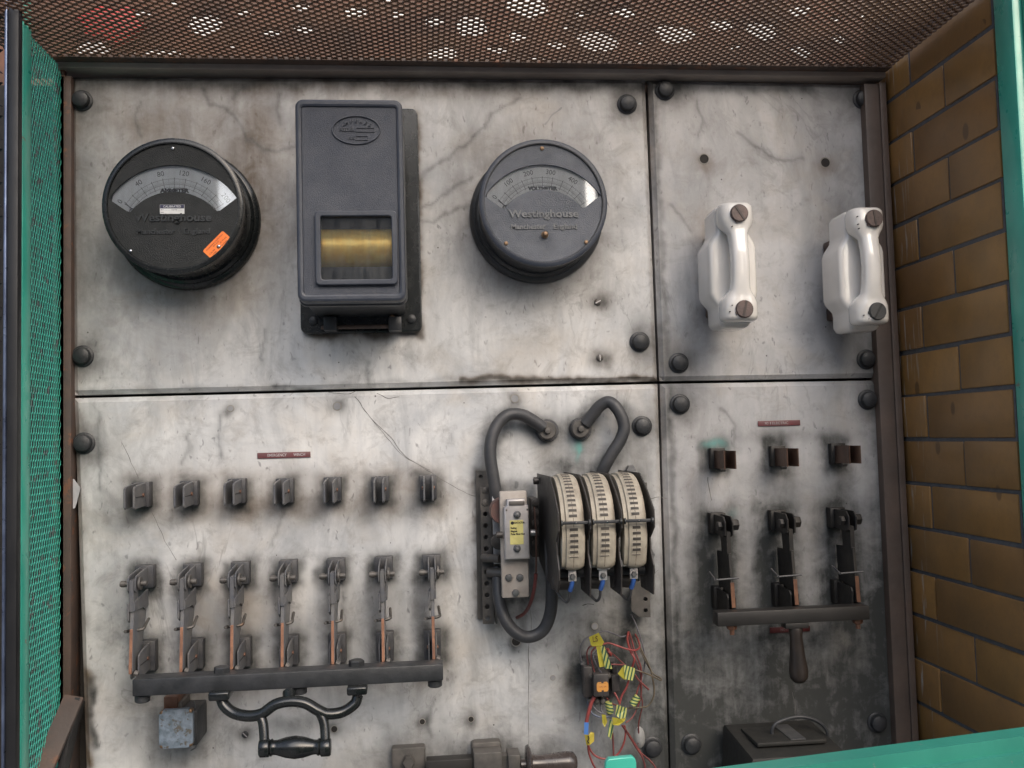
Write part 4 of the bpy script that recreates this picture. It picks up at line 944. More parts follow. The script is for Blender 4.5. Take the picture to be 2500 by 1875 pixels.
# ================================================================== right hand switch
nm3 = ['with a green stain above it, left of the three', 'in the middle of the three', 'nearest the brown corner post']
for i, (fx, fy) in enumerate(((1781, 1123), (1934, 1117), (2086, 1110))):
    X, Z = F(fx, fy, .074)
    t = thing('copper_jaw', 'brown copper contact jaw '+nm3[i], 'contact', (X, 0, Z), 'copper jaws above the three-blade switch')
    b = MB(); b.bx(X-.0135, X+.0135, Z-.0175, Z+.0195, 0, .014, .0015); obj('base_block', b, blade_dark, t)
    for s in (-1, 1):
        # the leaves spring outward at their lips
        prof = [(.012, 0), (.045, 0), (.058, .0030*1), (.068, .0015), (.074, .0050), (.0755, .0085)]
        th = .0018; b = MB(); g0 = .0055 if s < 0 else .0065
        rg = []
        for h_, o_ in prof:
            xa_ = X+s*(g0-o_*.55 if h_ < .07 else g0+o_*.35); rg.append([Vector((xa_, -h_, Z-.0155)), Vector((xa_+s*th, -h_, Z-.0155)), Vector((xa_+s*th, -h_, Z+.0155)), Vector((xa_, -h_, Z+.0155))])
        b.loft3(rg); obj('contact_leaf', b, brown_copper, t, 25)
    b = MB(); b.cyl((X-.002, -.03, Z-.018), (X+.006, -.03, Z-.018), .004, 10); obj('clamp_screw', b, steel_dark, t)
k3 = thing('three_blade_switch', 'dark three-blade knife switch with a wooden pull handle on sooty marble', 'switch', (F(1950, 1500)[0], 0, F(1950, 1520)[1]))
zk = (F(1760, 1518, .105)[1]+F(2122, 1491, .105)[1])/2
for i, (fx, fy) in enumerate(((1774, 1284), (1926, 1277), (2075, 1270))):
    X, Z = F(fx+3, fy, .068)
    b = MB(); b.bx(X-.014, X+.014, Z-.018, Z+.018, 0, .018, .0015); hb = obj('hinge_block', b, blade_dark, k3)
    for s in (-1, 1):
        x0, x1 = sorted((X+s*.005, X+s*.008)); b = MB(); b.prism_x([(.017, Z+.016), (.066, Z+.016), (.075, Z+.006), (.073, Z-.016), (.06, Z-.02), (.017, Z-.016)], x0, x1, .0008); obj('hinge_cheek', b, blade_dark, hb)
    b = MB(); b.hexnut((X-.009, -.058, Z-.001), .0085, .007, axis=(-1, 0, 0)); obj('hinge_nut', b, blade_dark, hb); b = MB(); b.hexnut((X+.008, -.060, Z+.001), .0105, .012, axis=(1, 0, 0)); obj('hinge_nut', b, blade_dark, hb)
    b = MB(); b.prism_x([(.034, Z-.008), (.070, Z-.010), (.070, Z-.052), (.040, Z-.050)], X-.0035, X+.0035); obj('blade_arm', b, blade_dark, k3)
    b = MB(); b.prism_x([(.010, Z-.048), (.073, Z-.046), (.078, Z-.10), (.080, zk+.013), (.056, zk+.013), (.045, zk+.04), (.014, Z-.11)], X-.0028, X+.0028, .0006); bl_ = obj('blade', b, blade_dark, k3)
    b = MB(); b.prism_x([(.0775, Z-.094), (.0790, Z-.094), (.0825, zk+.014), (.080, zk+.014)], X-.0032, X+.0032); obj('copper_edge', b, mat('dim_copper', (.22, .11, .065), (.12, .06, .04), rough=.4, metal=.5, ns=60), bl_)
    b = MB(); b.cyl((X-.030, -.075, Z-.089), (X+.012, -.078, Z-.087), .0016, 8); b.cyl((X-.028, -.045, Z-.080), (X-.028, -.078, Z-.089), .0016, 8); obj('quick_break_rod', b, clip_base, bl_)
    b = MB(); b.bx(X-.013, X+.013, Z-.150, Z-.110, 0, .018, .0015)
    for s in (-1, 1):
        x0, x1 = sorted((X+s*.0045, X+s*.0075)); b.prism_x([(.017, Z-.112), (.07, Z-.114), (.074, Z-.12), (.072, Z-.148), (.017, Z-.150)], x0, x1)
    obj('lower_jaw', b, blade_dark, k3)
x0 = F(1752, 1515, .105)[0]; x1 = F(2123, 1492, .105)[0]
bar_m = mat('dark_fibre_bar', (.018, .016, .015), (.012, .011, .010), rough=.5, dust=.04)
b = MB(); b.bx(x0, x1, zk-.0115, zk+.0115, .078, .105, .0015); obj('crossbar', b, bar_m, k3)
for px_ in (1786, 2094):
    b = MB(); xx = F(px_, 1540, .09)[0]; b.hexnut((xx, -.092, zk-.0115), .0085, .008, axis=(0, 0, -1)); b.cyl((xx, -.092, zk-.018), (xx, -.092, zk-.028), .004, 10)
    obj('crossbar_bolt', b, copper_dull, k3)
xx = F(1945, 1540, .10)[0]
b = MB(); b.bx(xx-.020, xx+.020, zk-.021, zk-.0117, .082, .104, .001); obj('handle_plate', b, bar_m, k3)
b = MB(); c = Vector((xx+.0005, -.094, zk-.021)); b.lathe(c, [(.0105, 0), (.0115, .004), (.0105, .015), (.0125, .045), (.0160, .070), (.0152, .082), (.009, .090), (.001, .092)], (0.03, 0, -1), 24); obj('wooden_handle', b, wood, k3, 60)

# dark tool case at the foot of the slab
tb = thing('meter_case', 'dark case with an arched carrying handle at the foot of the sooty slab', 'case', (F(1960, 1860)[0], 0, .9))
b = MB(); xa0, za0 = F(1835, 1812, .16); xa1, _ = F(2068, 1812, .16); ztb = F(1950, 1845, .16)[1]
b.loft3([[Vector((xa0, -.02, ztb+.012)), Vector((xa1, -.02, ztb+.012)), Vector((xa1, -.16, ztb)), Vector((xa0, -.16, ztb))],
         [Vector((xa0-.012, -.015, ztb-.20)), Vector((xa1+.012, -.015, ztb-.20)), Vector((xa1+.012, -.17, ztb-.20)), Vector((xa0-.012, -.17, ztb-.20))]], .006); obj('case_body', b, tool_m, tb)
b = MB(); b.bx(xa0+.02, xa1-.02, ztb+.006, ztb+.013, .05, .13, .002); obj('lid', b, tool_m, tb)
b = MB(); b.tube([P(1890, 1810, .09), P(1885, 1782, .09), P(1902, 1762, .09), P(1950, 1750, .09), P(1990, 1758, .09), P(2015, 1778, .09), P(2022, 1800, .09)], .003, 8, 6); hd_ = obj('carry_handle', b, iron, tb, 60)
b = MB(); c = F(1946, 1803, .12); b.bx(c[0]-.0125, c[0]+.0125, c[1]-.0012, c[1]+.0012, .05, .125); obj('label_strip', b, steel, tb)

# bottom switch with a fat dark grip, mostly below the picture
bs_ = thing('bottom_switch', 'brown metal knife switch lying level at the bottom edge with a fat dark grip', 'switch', (F(1180, 1870)[0], 0, F(1180, 1890)[1]))
def zb3(x, y): return (900+x/3.687, 1750+y/3.687)
x0, z1 = F(*zb3(205, 285), .02); x1, _ = F(*zb3(510, 285), .02); b = MB(); b.prism(rrect(x0, x1, z1-.075, z1, .004), 0, .022, .002); obj('end_plate', b, steel_dark, bs_)
b = MB(); c = F(*zb3(360, 405), .03); b.hexnut((c[0], -.022, c[1]), .0105, .014); obj('terminal_nut', b, steel_dark, bs_)
x0b, z1b = F(*zb3(925, 235), .02); x1b, _ = F(*zb3(1195, 235), .02); b = MB(); b.prism(rrect(x0b, x1b, z1b-.085, z1b, .006), 0, .022, .002); obj('end_plate', b, steel_dark, bs_)
x2, z2 = F(*zb3(945, 330), .055); x3, _ = F(*zb3(1200, 330), .055); b = MB(); b.bx(x2, x3, z2-.06, z2, .022, .055, .002); obj('jaw_block', b, steel_dark, bs_)
xg0, zg0 = F(*zb3(520, 400), .045); xg1, _ = F(*zb3(950, 400), .045); b = MB(); b.bx(xg0, xg1, zg0-.05, zg0, .02, .045, .002); obj('blade_bar', b, bar_m, bs_)
x4, z4 = F(*zb3(1255, 348), .06); x5, _ = F(*zb3(1368, 348), .06); b = MB(); b.bx(x3-.002, x4, z4-.045, z4-.004, .03, .05); b.bx(x4, x5, z4-.05, z4, .022, .06, .002); obj('bridge_block', b, steel_dark, bs_)
c0 = FV(*zb3(1370, 436), .055); c1 = FV(*zb3(1880, 420), .055); c1.z = c0.z; Lg = (c1-c0).length
b = MB(); b.lathe(c0, [(.010, 0), (.010, Lg*.08), (.030, Lg*.10), (.032, Lg*.14), (.028, Lg*.17), (.0165, Lg*.20), (.015, Lg*.30), (.0155, Lg*.45), (.018, Lg*.80), (.0165, Lg*.93), (.010, Lg*.985), (.001, Lg)], (1, 0, 0), 28); obj('grip', b, bakelite, bs_, 60)

# ================================================================== contactor
Zc = lambda x, y: (1100+x/2.476, 930+y/2.476)
Z3 = lambda x, y: (1280+x/4.147, 1120+y/4.147)
def V1(x, y, h): return FV(*Zc(x, y), h)
def V3(x, y, h): return FV(*Z3(x, y), h)
ct_ = thing('contactor', 'contactor with three cream slotted arc chutes on punched rails', 'contactor', (F(1400, 1300)[0], 0, F(1400, 1450)[1]))
# punched rails
def railz(pts, holes, h0, h1, m, name='punched_rail'):
    b = MB(); b.plate([F(*Zc(*p), h1) for p in pts], [circ(*F(*Zc(*p), h1), r, 12) for p, r in holes], h0, h1, .0004); return obj(name, b, m, ct_, 30)
railz([(152, 540), (226, 540), (228, 628), (244, 640), (244, 700), (205, 700), (205, 1440), (165, 1440)], [((182, 580), .0035)], .002, .006, steel_dark)
railz([(178, 642), (243, 642), (264, 1470), (196, 1470)], [((209, 660), .0042)]+[((210+k*1.4, 735+k*70), .0042) for k in range(11) if k not in (0, 5)], .022, .026, steel_dark)
b = MB(); c0 = F(*Zc(264, 1000), .024); b.bx(F(*Zc(250, 1000), .024)[0]+.003, F(*Zc(250, 1000), .024)[0]+.006, F(*Zc(250, 1465), .02)[1], F(*Zc(250, 650), .02)[1], .0, .026); obj('rail_web', b, steel_dark, ct_, 0)
for yy in (660, 735):
    b = MB(); c = F(*Zc(209, yy), .0265); b.lathe((c[0], -.0262, c[1]), [(.0058, 0), (.0055, .002), (.0001, .003)], seg=14); obj('rail_screw', b, steel_dark, ct_)
rr_ = MB(); rr_.plate([F(*Z3(*p), .03) for p in ((1200, 240), (1243, 240), (1280, 1605), (1165, 1605), (1085, 1540), (1080, 1250), (1170, 1240))], [circ(*F(*Z3(1228, 1422), .03), .0038, 14), circ(*F(*Z3(1228, 1535), .03), .0038, 14), circ(*F(*Z3(1222, 300), .03), .003, 12)], .027, .030, .0003); obj('punched_rail', rr_, steel_dark, ct_, 30)
b = MB(); b.bx(*sorted((F(*Z3(1240, 1200), .03)[0], F(*Z3(1252, 1200), .03)[0])), F(*Z3(1280, 1600), .03)[1], F(*Z3(1243, 245), .03)[1], .0, .0268); obj('rail_web', b, steel_dark, ct_, 0)
b = MB(); c = F(*Z3(1080, 110), .012); b.hexnut((c[0], -.004, c[1]), .0085, .010); obj('rail_bolt', b, steel, ct_); b = MB(); c = F(*Z3(1265, 975), .04); b.hexnut((c[0], -.03, c[1]), .011, .008); obj('rail_bolt', b, steel, ct_)
# magnet side
x0, z1 = F(*Zc(295, 668), .112); x1, z0 = F(*Zc(477, 1308), .112)
b = MB(); b.bx(x0, x1, z0, z1, .100, .112, .003); mg = obj('magnet_frame', b, cream_metal, ct_)
b = MB(); xx0, zz1 = F(*Zc(320, 700), .095); xx1, zz0 = F(*Zc(500, 1090), .095); b.bx(x0+.012, x1-.004, z0+.10, z1-.006, .03, .0998, .003); obj('coil_core', b, fibre, ct_)
b = MB(); b.bx(*sorted((F(*Zc(256, 900), .05)[0], F(*Zc(330, 900), .05)[0])), F(*Zc(260, 1108), .05)[1], F(*Zc(260, 686), .05)[1], .045, .05, .001); obj('side_plate', b, silver, ct_)
b = MB(); c = V1(285, 778, .06); b.lathe(c+Vector((.006, 0, 0)), [(.020, 0), (.0215, .01), (.0215, .03), (.020, .035)], OUT, 36); obj('coil', b, mat('brown_coil_tape', (.14, .06, .05), (.09, .05, .04), rough=.6, ns=60, dust=.3), ct_)
b = MB(); c = V1(287, 965, .055); b.lathe(c, [(.012, 0), (.013, .005), (.013, .02), (.0001, .022)], OUT, 30); obj('coil_nut', b, fibre, ct_)
# armature plate with folded sides
x0, z1 = F(*Zc(322, 765), .128); x1, z0 = F(*Zc(480, 1076), .128); xm0, zt0 = F(*Zc(338, 716), .128); xm1, _ = F(*Zc(452, 716), .128)
b = MB(); b.prism([(x0, z0), (x1, z0), (x1, z1+.002), (xm1, z1+.004), (xm1, zt0), (xm0, zt0), (xm0, z1+.003), (x0, z1)], .113, .128, .003, 3); ar = obj('armature_plate', b, silver, ct_, 40)
b = MB(); cx_, cz_ = F(*Zc(400, 738), .1285); b.bx(cx_-.0125, cx_+.0125, cz_-.0038, cz_+.0030, .1283, .1292, .0004); b.bx(cx_-.018, cx_-.0155, cz_-.0125, cz_-.0095, .1283, .1288); b.bx(cx_+.0155, cx_+.018, cz_-.0125, cz_-.0095, .1283, .1288); obj('armature_slot', b, steel_dark, ar)
for yy in (808, 1012):
    c = V1(402, yy, .128); b = MB(); b.lathe(c, [(.0062, 0), (.0060, .0015), (.0001, .0017)], seg=20); b.hexnut(c+OUT*.0015, .0052, .0040); b.lathe(c+OUT*.005, [(.0028, 0), (.0028, .003), (.0001, .0034)], seg=12); obj('hex_nut', b, steel, ar)
x0, z1 = F(*Zc(357, 843), .1285); x1, z0 = F(*Zc(442, 987), .1285)
b = MB(); b.bx(x0, x1, z0, z1, .1281, .1286); lb = obj('rating_label', b, ylabel, ar, 0, label='pale yellow label reading CONTACTOR Rating Magnet Poles')
b = MB(); cx_ = (x0+x1)/2; b.text('CONTACTOR', cx_+.004, z1-.0042, .0040, .1286, .0002, width=.0185, bold=.0002); b.lathe((x0+.0042, -.1286, z1-.0045), [(.0027, 0), (.0027, .0002), (.0001, .0003)], seg=12)
b.text('Rating', x0+.006, z1-.0125, .0042, .1286, .0002, width=.0095, bold=.0002); b.text('Magnet', x0+.0065, z1-.0175, .0042, .1286, .0002, width=.0105, bold=.0002); b.text('Poles Blow Out', x0+.0125, z1-.0222, .0042, .1286, .0002, width=.0225, bold=.0002)
obj('label_text', b, ink, lb, 0)
for p_ in ((352, 1188), (418, 1187), (393, 1280)): b = MB(); c = V1(*p_, .112); b.lathe(c, [(.0058, 0), (.0058, .003), (.0050, .0045), (.0001, .005)], seg=18); obj('frame_bolt', b, steel, ct_)
b = MB(); c = V1(315, 930, .118); b.cyl(c, c+Vector((-.010, 0, 0)), .0052, 12); obj('pivot_stud', b, fibre, ct_); b = MB(); c = V1(480, 918, .118); b.cyl(c, c+Vector((.009, 0, 0)), .0052, 14, bev=.001); obj('pivot_stud', b, steel, ct_)
b = MB(); c0 = V1(195, 1070, .035); c1 = V1(300, 1075, .06); b.cyl(c0, c1, .007, 12); c0 = V1(230, 1158, .03); b.cyl(c0, c0+Vector((.03, -.02, 0)), .009, 12); obj('shaft_bearing', b, steel_dark, ct_)
b = MB(); b.bx(*sorted((F(*Zc(483, 900), .06)[0], F(*Zc(528, 900), .06)[0])), F(*Zc(500, 1060), .06)[1], F(*Zc(500, 705), .06)[1], .02, .075, .002)
for k in range(5): b.lathe(V1(512, 735+k*62, .076), [(.006, 0), (.006, .004), (.0001, .005)], seg=10)
obj('auxiliary_contacts', b, fibre, ct_)
b = MB(); b.tube([V1(505, 760, .085), V1(515, 900, .09), V1(518, 1080, .09), V1(516, 1160, .088)], .0016, 8, 6); obj('brown_lead', b, mat('brown_lead', (.09, .05, .04), rough=.5), ct_)
b = MB(); b.tube([V1(516, 1165, .085), V1(505, 1260, .08), V1(480, 1350, .06), V1(445, 1405, .03), V1(402, 1430, .004)], .0030, 10, 7); obj('red_lead', b, redd, ct_)
# fibre plates
prof = [(.012, -.066), (.17, -.0648), (.215, -.088), (.254, -.116), (.254, -.142), (.226, -.160), (.228, -.180), (.243, -.200), (.234, -.2445), (.157, -.2455), (.152, -.222), (.012, -.222)]
for X in (.195, .242, .289, .338):
    b = MB(); dz = .0 if X < .24 else .0015
    pr = [(h, EYE+z+dz) for h, z in prof]
    if X < .2: pr = pr[:-4]+[(.243, EYE-.215), (.225, EYE-.235), (.10, EYE-.235), (.012, EYE-.215)]
    b.prism_x(pr, X-.0012, X+.0012, .0005); obj('fibre_plate', b, fibre, ct_, 30)
b = MB(); c = V3(145, 222, .045); b.cyl(c, c+Vector((-.009, 0, 0)), .0062, 12, bev=.001); obj('plate_stud', b, fibre, ct_)
# shaft
b = MB(); zs = F(*Z3(760, 1150), .19)[1]; b.cyl((.199, -.185, zs), (.352, -.185, zs), .0072, 16); obj('shaft', b, rubber, ct_)
# arc chutes
CEN = lambda X: Vector((X, -.13, EYE-.138))
def chute(X, k):
    cv = [(.120, -.0650), (.150, -.0630), (.175, -.0655), (.200, -.0760), (.222, -.0940), (.236, -.1150), (.2425, -.1380), (.2425, -.1600), (.236, -.1820), (.226, -.2010), (.205, -.2045)]
    C = catmull([Vector((X, -h, EYE+z)) for h, z in cv], 6); rings = []
    for i, p in enumerate(C):
        t = (C[min(i+1, len(C)-1)]-C[max(i-1, 0)]).normalized(); nr = Vector((0, t.z, -t.y))
        if nr.dot(p-CEN(X)) < 0: nr = -nr
        w = .0178 if i < len(C)-5 else .0178-.0018*(i-len(C)+6)
        cs = [(-w, -.030), (-w, -.006), (-w*.97, -.0035), (-w*.66, -.0030), (-w*.60, 0.0), (-w*.2, .0012), (w*.2, .0012), (w*.60, 0.0), (w*.80, -.0012), (w*.96, -.004), (w, -.008), (w, -.030)]
        rings.append([p+Vector((a, 0, 0))+nr*b_ for a, b_ in cs])
    b = MB(); b.loft3(rings); sh_ = obj('arc_chute', b, cream, ct_, 40)
    # slots spaced along the arc
    S_ = [0]
    for a, c in zip(C, C[1:]): S_.append(S_[-1]+(c-a).length)
    def at(s):
        for i in range(len(C)-1):
            if S_[i+1] >= s: f = (s-S_[i])/(S_[i+1]-S_[i]); return C[i].lerp(C[i+1], f), (C[i+1]-C[i]).normalized()
        return C[-1], (C[-1]-C[-2]).normalized()
    tot = S_[-1]
    # measured position of the clip bar
    sb = min(range(len(C)), key=lambda i: abs(C[i].z-(EYE-.1290))); sbar = S_[sb]
    b = MB(); rb = MB()
    for j in list(range(-13, 0))+list(range(1, 7)):
        s = sbar+j*.0083+(-.0008 if j < 0 else .0028 if j > 0 else 0)
        if s < .028 or s > tot-.024: continue
        p, t = at(s); nr = Vector((0, t.z, -t.y)); nr = nr if nr.dot(p-CEN(X)) > 0 else -nr
        ang = math.atan2(-nr.z, -nr.y); rot = Matrix.Rotation(math.atan2(nr.z, -nr.y)*-1, 3, 'X')
        hz = .0042 if j != 6 else .0010
        b.box(p+nr*.0014, (.0122, .0012, hz), .0011, rot); rb.box(p+nr*.0010, (.0142, .0008, hz+.0018), .0003, rot)
    obj('slot_rims', rb, cream, sh_)
    sl = obj('vent_slots', b, mat('slot_shade', (.085, .075, .065), (.04, .035, .03), rough=.8), sh_)
    b = MB(); pp = [at(s)[0]+(at(s)[0]-CEN(X)).normalized()*.0012 for s in np.linspace(.05, tot-.010, 24)]
    b.tube(pp, .0005, 4, 1, smooth=False); obj('mould_seam', b, mat('seam_shade', (.15, .12, .09), rough=.8), sh_)
    b = MB(); p, _ = at(sbar); zb2 = p.z; hb2 = .2525
    b.box((X+.001, -hb2, zb2), (.040, .006, .0046), .001); b.cyl((X-.0205, -hb2-.002, zb2), (X-.0185, -hb2-.002, zb2), .0046, 12); b.cyl((X+.0205, -hb2-.002, zb2), (X+.0235, -hb2-.002, zb2), .0046, 12); cl = obj('clip_bar', b, iron, ct_)
    b = MB(); b.lathe((X+.001, -hb2-.003, zb2), [(.0017, 0), (.0015, .001), (.0001, .0012)], seg=10); obj('clip_pin', b, chrome, cl)
    # lug, blue sleeve, black loop
    zl = EYE-.2085; b = MB(); b.bx(X-.0062, X+.0062, zl-.013, zl+.005, .214, .2165, .0006)
    if k == 1: b.box((X, -.222, zl+.009), (.020, .003, .010), .001)
    lg = obj('lug', b, silver if k != 1 else mat('bright_zinc', (.7, .7, .72), rough=.3, metal=.3), ct_)
    b = MB(); b.hexnut((X, -.2165, zl-.0055), .0045, .004); obj('lug_bolt', b, steel, lg)
    b = MB(); b.tube([(X, -.214, zl-.012), (X-.001, -.212, zl-.020), (X-.003, -.208, zl-.028)], .0036, 10, 4); obj('blue_sleeve', b, glass_tape, lg, 60)
    b = MB(); b.tube([(X-.003, -.208, zl-.026), (X-.004, -.204, zl-.040), (X-.008, -.195, zl-.047), (X-.016, -.18, zl-.038), (X-.022, -.16, zl-.026)], .0022, 8, 6); obj('black_tail', b, rubber, lg, 60)
    b = MB(); b.cyl((X-.026, -.178, zl-.020), (X+.003, -.178, zl-.022), .0105, 16, bev=.002); obj('pole_stub', b, fibre, ct_)
for k, X in enumerate((.2185, .2655, .3130)): chute(X, k)

# thick cables with their terminal bolts
def cable(pts, r, label, name='power_cable', group='thick black power cables'):
    c = pts[0]; b = MB(); b.tube(pts, r, 14, 9); o = obj(name, b, rubber, None, 60); return tag(o, label, 'cable', group)
cable([V1(560, 283, .018), V1(500, 240, .022), V1(430, 205, .028), V1(350, 205, .034), V1(285, 262, .038), V1(248, 350, .042), V1(240, 450, .044), V1(258, 580, .044), V1(275, 690, .042), V1(290, 800, .030)], .0106, 'black cable arching left from its terminal down to the contactor')
cable([V1(815, 262, .018), V1(850, 215, .022), V1(905, 150, .030), V1(960, 128, .036), V1(1015, 180, .042), V1(1048, 270, .044), V1(1030, 350, .044), V1(975, 440, .042), V1(925, 530, .038), V1(905, 600, .03)], .0106, 'black rubber cable looping right from its terminal down behind the arc chutes')
cable([V1(285, 1130, .03), V1(290, 1300, .05), V1(330, 1440, .065), V1(400, 1525, .07), V1(480, 1547, .07), V1(560, 1505, .072), V1(604, 1400, .08), V1(612, 1250, .095), V1(608, 1120, .11), V1(604, 1000, .10), V1(604, 850, .06)], .0102, 'thick black cable hanging in a deep U below the contactor')
for x, y, lab, ang in ((583, 300, 'round cable terminal with its nut at the end of the left-hand black cable', 0), (783, 290, 'round cable terminal with green verdigris under it', .4)):
    c = V1(x, y, 0); t = thing('cable_terminal', lab, 'terminal', (c.x, 0, c.z), 'round cable terminals')
    b = MB(); b.lathe(c, [(.0200, 0), (.0200, .006), (.0185, .012), (.001, .013)], seg=30); obj('lug_ring', b, clip_base, t)
    c = V1(x, y, .014); b = MB(); b.lathe(c, [(.0158, -.003), (.0162, .000), (.0158, .0045), (.014, .006), (.0001, .0062)], seg=30); obj('washer', b, steel_dark, t)
    b = MB(); b.lathe(c, [(.0058, .005), (.0058, .011), (.0048, .0125), (.0001, .013)], seg=16); obj('stud', b, steel_dark, t)
    b = MB(); sx_ = -1 if ang == 0 else 1
    b.tube([c+Vector((sx_*.012, .004, .010 if sx_ < 0 else .012)), c+Vector((sx_*.030, 0, .020 if sx_ < 0 else .032))], .0108, 12, 3); obj('lug_barrel', b, rubber, t, 60)

# ================================================================== relay and the wire tangle
Zr = lambda x, y: (1370+x/4.425, 1500+y/4.425)
def V2(x, y, h=.03): return FV(*Zr(x, y), h)
rl = thing('small_relay', 'small black relay with an orange label buried in coloured wires', 'relay', tuple(V2(430, 700, 0)))
x0, z1 = F(*Zr(245, 470), .02); x1, z0 = F(*Zr(600, 890), .02)
b = MB(); b.bx(x0, x1, z0, z1, 0, .022, .002); obj('relay_base', b, relay_m, rl)
x0, z1 = F(*Zr(352, 650), .062); x1, z0 = F(*Zr(520, 885), .062); b = MB(); b.bx(x0, x1, z0, z1, .022, .062, .002); obj('relay_body', b, relay_m, rl)
x0_, z1_ = F(*Zr(384, 733), .0625); x1_, z0_ = F(*Zr(512, 832), .0625); b = MB(); cxm = (x0_+x1_)/2
b.plate([(x0_, z0_+.003), (x0_+.002, z0_), (cxm-.002, z0_), (cxm-.002, z0_+.0025), (cxm+.002, z0_+.0025), (cxm+.002, z0_), (x1_-.002, z0_), (x1_, z0_+.003), (x1_, z1_-.003), (x1_-.002, z1_), (cxm+.002, z1_), (cxm+.002, z1_-.0025), (cxm-.002, z1_-.0025), (cxm-.002, z1_), (x0_+.002, z1_), (x0_, z1_-.003)], [], .0621, .0626); ol = obj('orange_label', b, orange_d, rl, 0)
b = MB(); cz = (z0_+z1_)/2; b.text('COIL 24V', cxm, cz, .0030, .0626, .0002, width=.013); b.text('3 5', x0_+.006, z1_-.0022, .0025, .0626, .0002); b.text('4 6', x1_-.006, z1_-.0022, .0025, .0626, .0002); obj('label_text', b, ink_red, ol, 0)
x0, z1 = F(*Zr(545, 660), .045); x1, z0 = F(*Zr(640, 840), .045); b = MB(); b.bx(x0, x1, z0, z1, .022, .045, .002); b.bx(x0+.004, x0+.012, z1, z1+.018, .022, .036, .001); obj('side_block', b, relay_m, rl)
x0, z1 = F(*Zr(235, 560), .04); x1, z0 = F(*Zr(345, 890), .04); b = MB(); b.bx(x0, x1, z0, z1, .022, .044, .002); obj('side_block', b, relay_m, rl)
b = MB()
for k in range(4):
    for yy in (632, 905):
        if yy == 632 or k < 3: b.lathe(V2(300+k*62, yy, .022), [(.0048, 0), (.0048, .022), (.003, .024), (.0001, .0245)], seg=10)
obj('terminal_post', b, steel_dark, rl)
c = V2(232, 512, .022); b = MB(); b.hexnut(c, .0065, .006); obj('base_screw', b, steel, rl)

wt_n = {}
def wire(pts, r, m, label, hs=None, n=7, lobj=None):
    pp = []
    for i, p in enumerate(pts):
        h = p[2] if len(p) > 2 else .035
        pp.append(V2(p[0], p[1], h))
    b = MB(); b.tube(pp, r*.62, 8, n); o = obj('loose_wire', b, m, None, 60); return tag(o, label, 'wire', 'loose wires round the small relay')
W = .0021
wire([(300, 240, .05), (250, 275, .05), (212, 340, .045), (205, 430, .035), (225, 520, .03)], W, greyw, 'grey wire curving left from the topmost yellow tag down to the relay')
wire([(405, 200, .05), (470, 180, .05), (560, 205, .04), (650, 240, .02), (715, 225, .006)], W, greyw, 'grey wire running right from the topmost yellow tag into the hole')
wire([(455, 320, .06), (520, 310, .06), (620, 345, .06), (740, 382, .06), (810, 385, .055), (848, 350, .045), (830, 270, .02), (800, 215, .004)], .0026, redw, 'bright red wire bowing right from under the topmost yellow tag')
wire([(470, 360, .055), (560, 430, .05), (670, 530, .045), (700, 550, .045)], .0019, redd, 'thin red wire slanting down to the striped wrap at the right')
wire([(475, 545, .06), (560, 540, .058), (680, 545, .05)], W, redd, 'short dull red wire running level between the two striped wraps')
wire([(725, 190, .004), (715, 280, .03), (750, 400, .05), (790, 480, .055), (770, 560, .05), (775, 600, .05)], .0030, redw, 'thick red wire hanging from the hole to the striped wrap')
wire([(735, 190, .004), (770, 300, .03), (790, 380, .04), (830, 480, .045), (862, 580, .045), (865, 700, .04), (830, 800, .04), (810, 870, .04)], .0024, redd, 'dull red wire falling from the hole to the banded sleeve')
wire([(722, 190, .004), (740, 300, .02), (780, 420, .03), (812, 520, .035), (850, 620, .035), (868, 760, .03), (862, 880, .03), (830, 990, .03), (770, 1110, .035), (700, 1170, .04)], .0021, redd, 'red wire sweeping from the hole down to the lower yellow tape bundle')
wire([(790, 640, .045), (830, 700, .045), (890, 760, .045), (945, 812, .04)], .0026, redd, 'cut red wire end poking down to the right')
wire([(800, 600, .05), (880, 625, .05), (980, 665, .045), (1070, 712, .04), (1075, 690, .04), (1000, 645, .03), (930, 540, .025), (880, 440, .02), (820, 320, .01), (790, 250, .004)], .0022, browng, 'brown wire with a sharp hairpin bend at the far right of the tangle')
wire([(1085-18, -20, .03), (1085-330, 0, .02)][1:]+[(790, 70, .02), (840, 200, .02), (880, 330, .02), (905, 450, .02), (900, 560, .02), (880, 680, .02), (840, 830, .03)], .0022, greyw, 'long grey wire dropping past the tangle from the punched rail')
wire([(850, 350, .03), (905, 460, .03), (960, 580, .03), (985, 680, .03), (1005, 800, .03), (995, 900, .03), (940, 985, .03), (860, 1005, .035), (720, 1012, .04)], .0024, browng, 'brown wire making a wide curve round the right of the tangle to the striped tape')
wire([(865, 700, .03), (862, 850, .028), (878, 980, .02), (850, 1110, .012), (835, 1200, .008), (838, 1280, .006), (832, 1400, .006)], .0019, redd, 'thin dark wire falling straight down at the right to a blob of putty')
wire([(735, 700, .05), (700, 800, .05), (655, 880, .05), (630, 970, .05)], .0028, redw, 'bright red wire joining the upper striped wrap to the lower striped tape')
wire([(575, 845, .045), (600, 890, .048), (628, 950, .05)], .0026, redw, 'short bright red wire leaving the foot of the side block')
wire([(360, 890, .05), (325, 960, .05), (290, 1080, .05), (272, 1170, .05)], .0052, redw, 'fat red sleeved wire slanting down to the blue tape')
wire([(330, 880, .03), (345, 980, .04), (400, 1050, .045), (480, 1078, .045), (550, 1085, .045)], W, greyw, 'grey wire swinging from the foot of the relay to the lower yellow tape')
wire([(300, 870, .03), (290, 960, .035), (330, 1060, .04), (400, 1105, .045), (480, 1115, .045), (550, 1095, .045)], .0026, mat('blue_grey_wire', (.13, .15, .20), rough=.4), 'blue-grey wire forming the lowest loop under the relay')
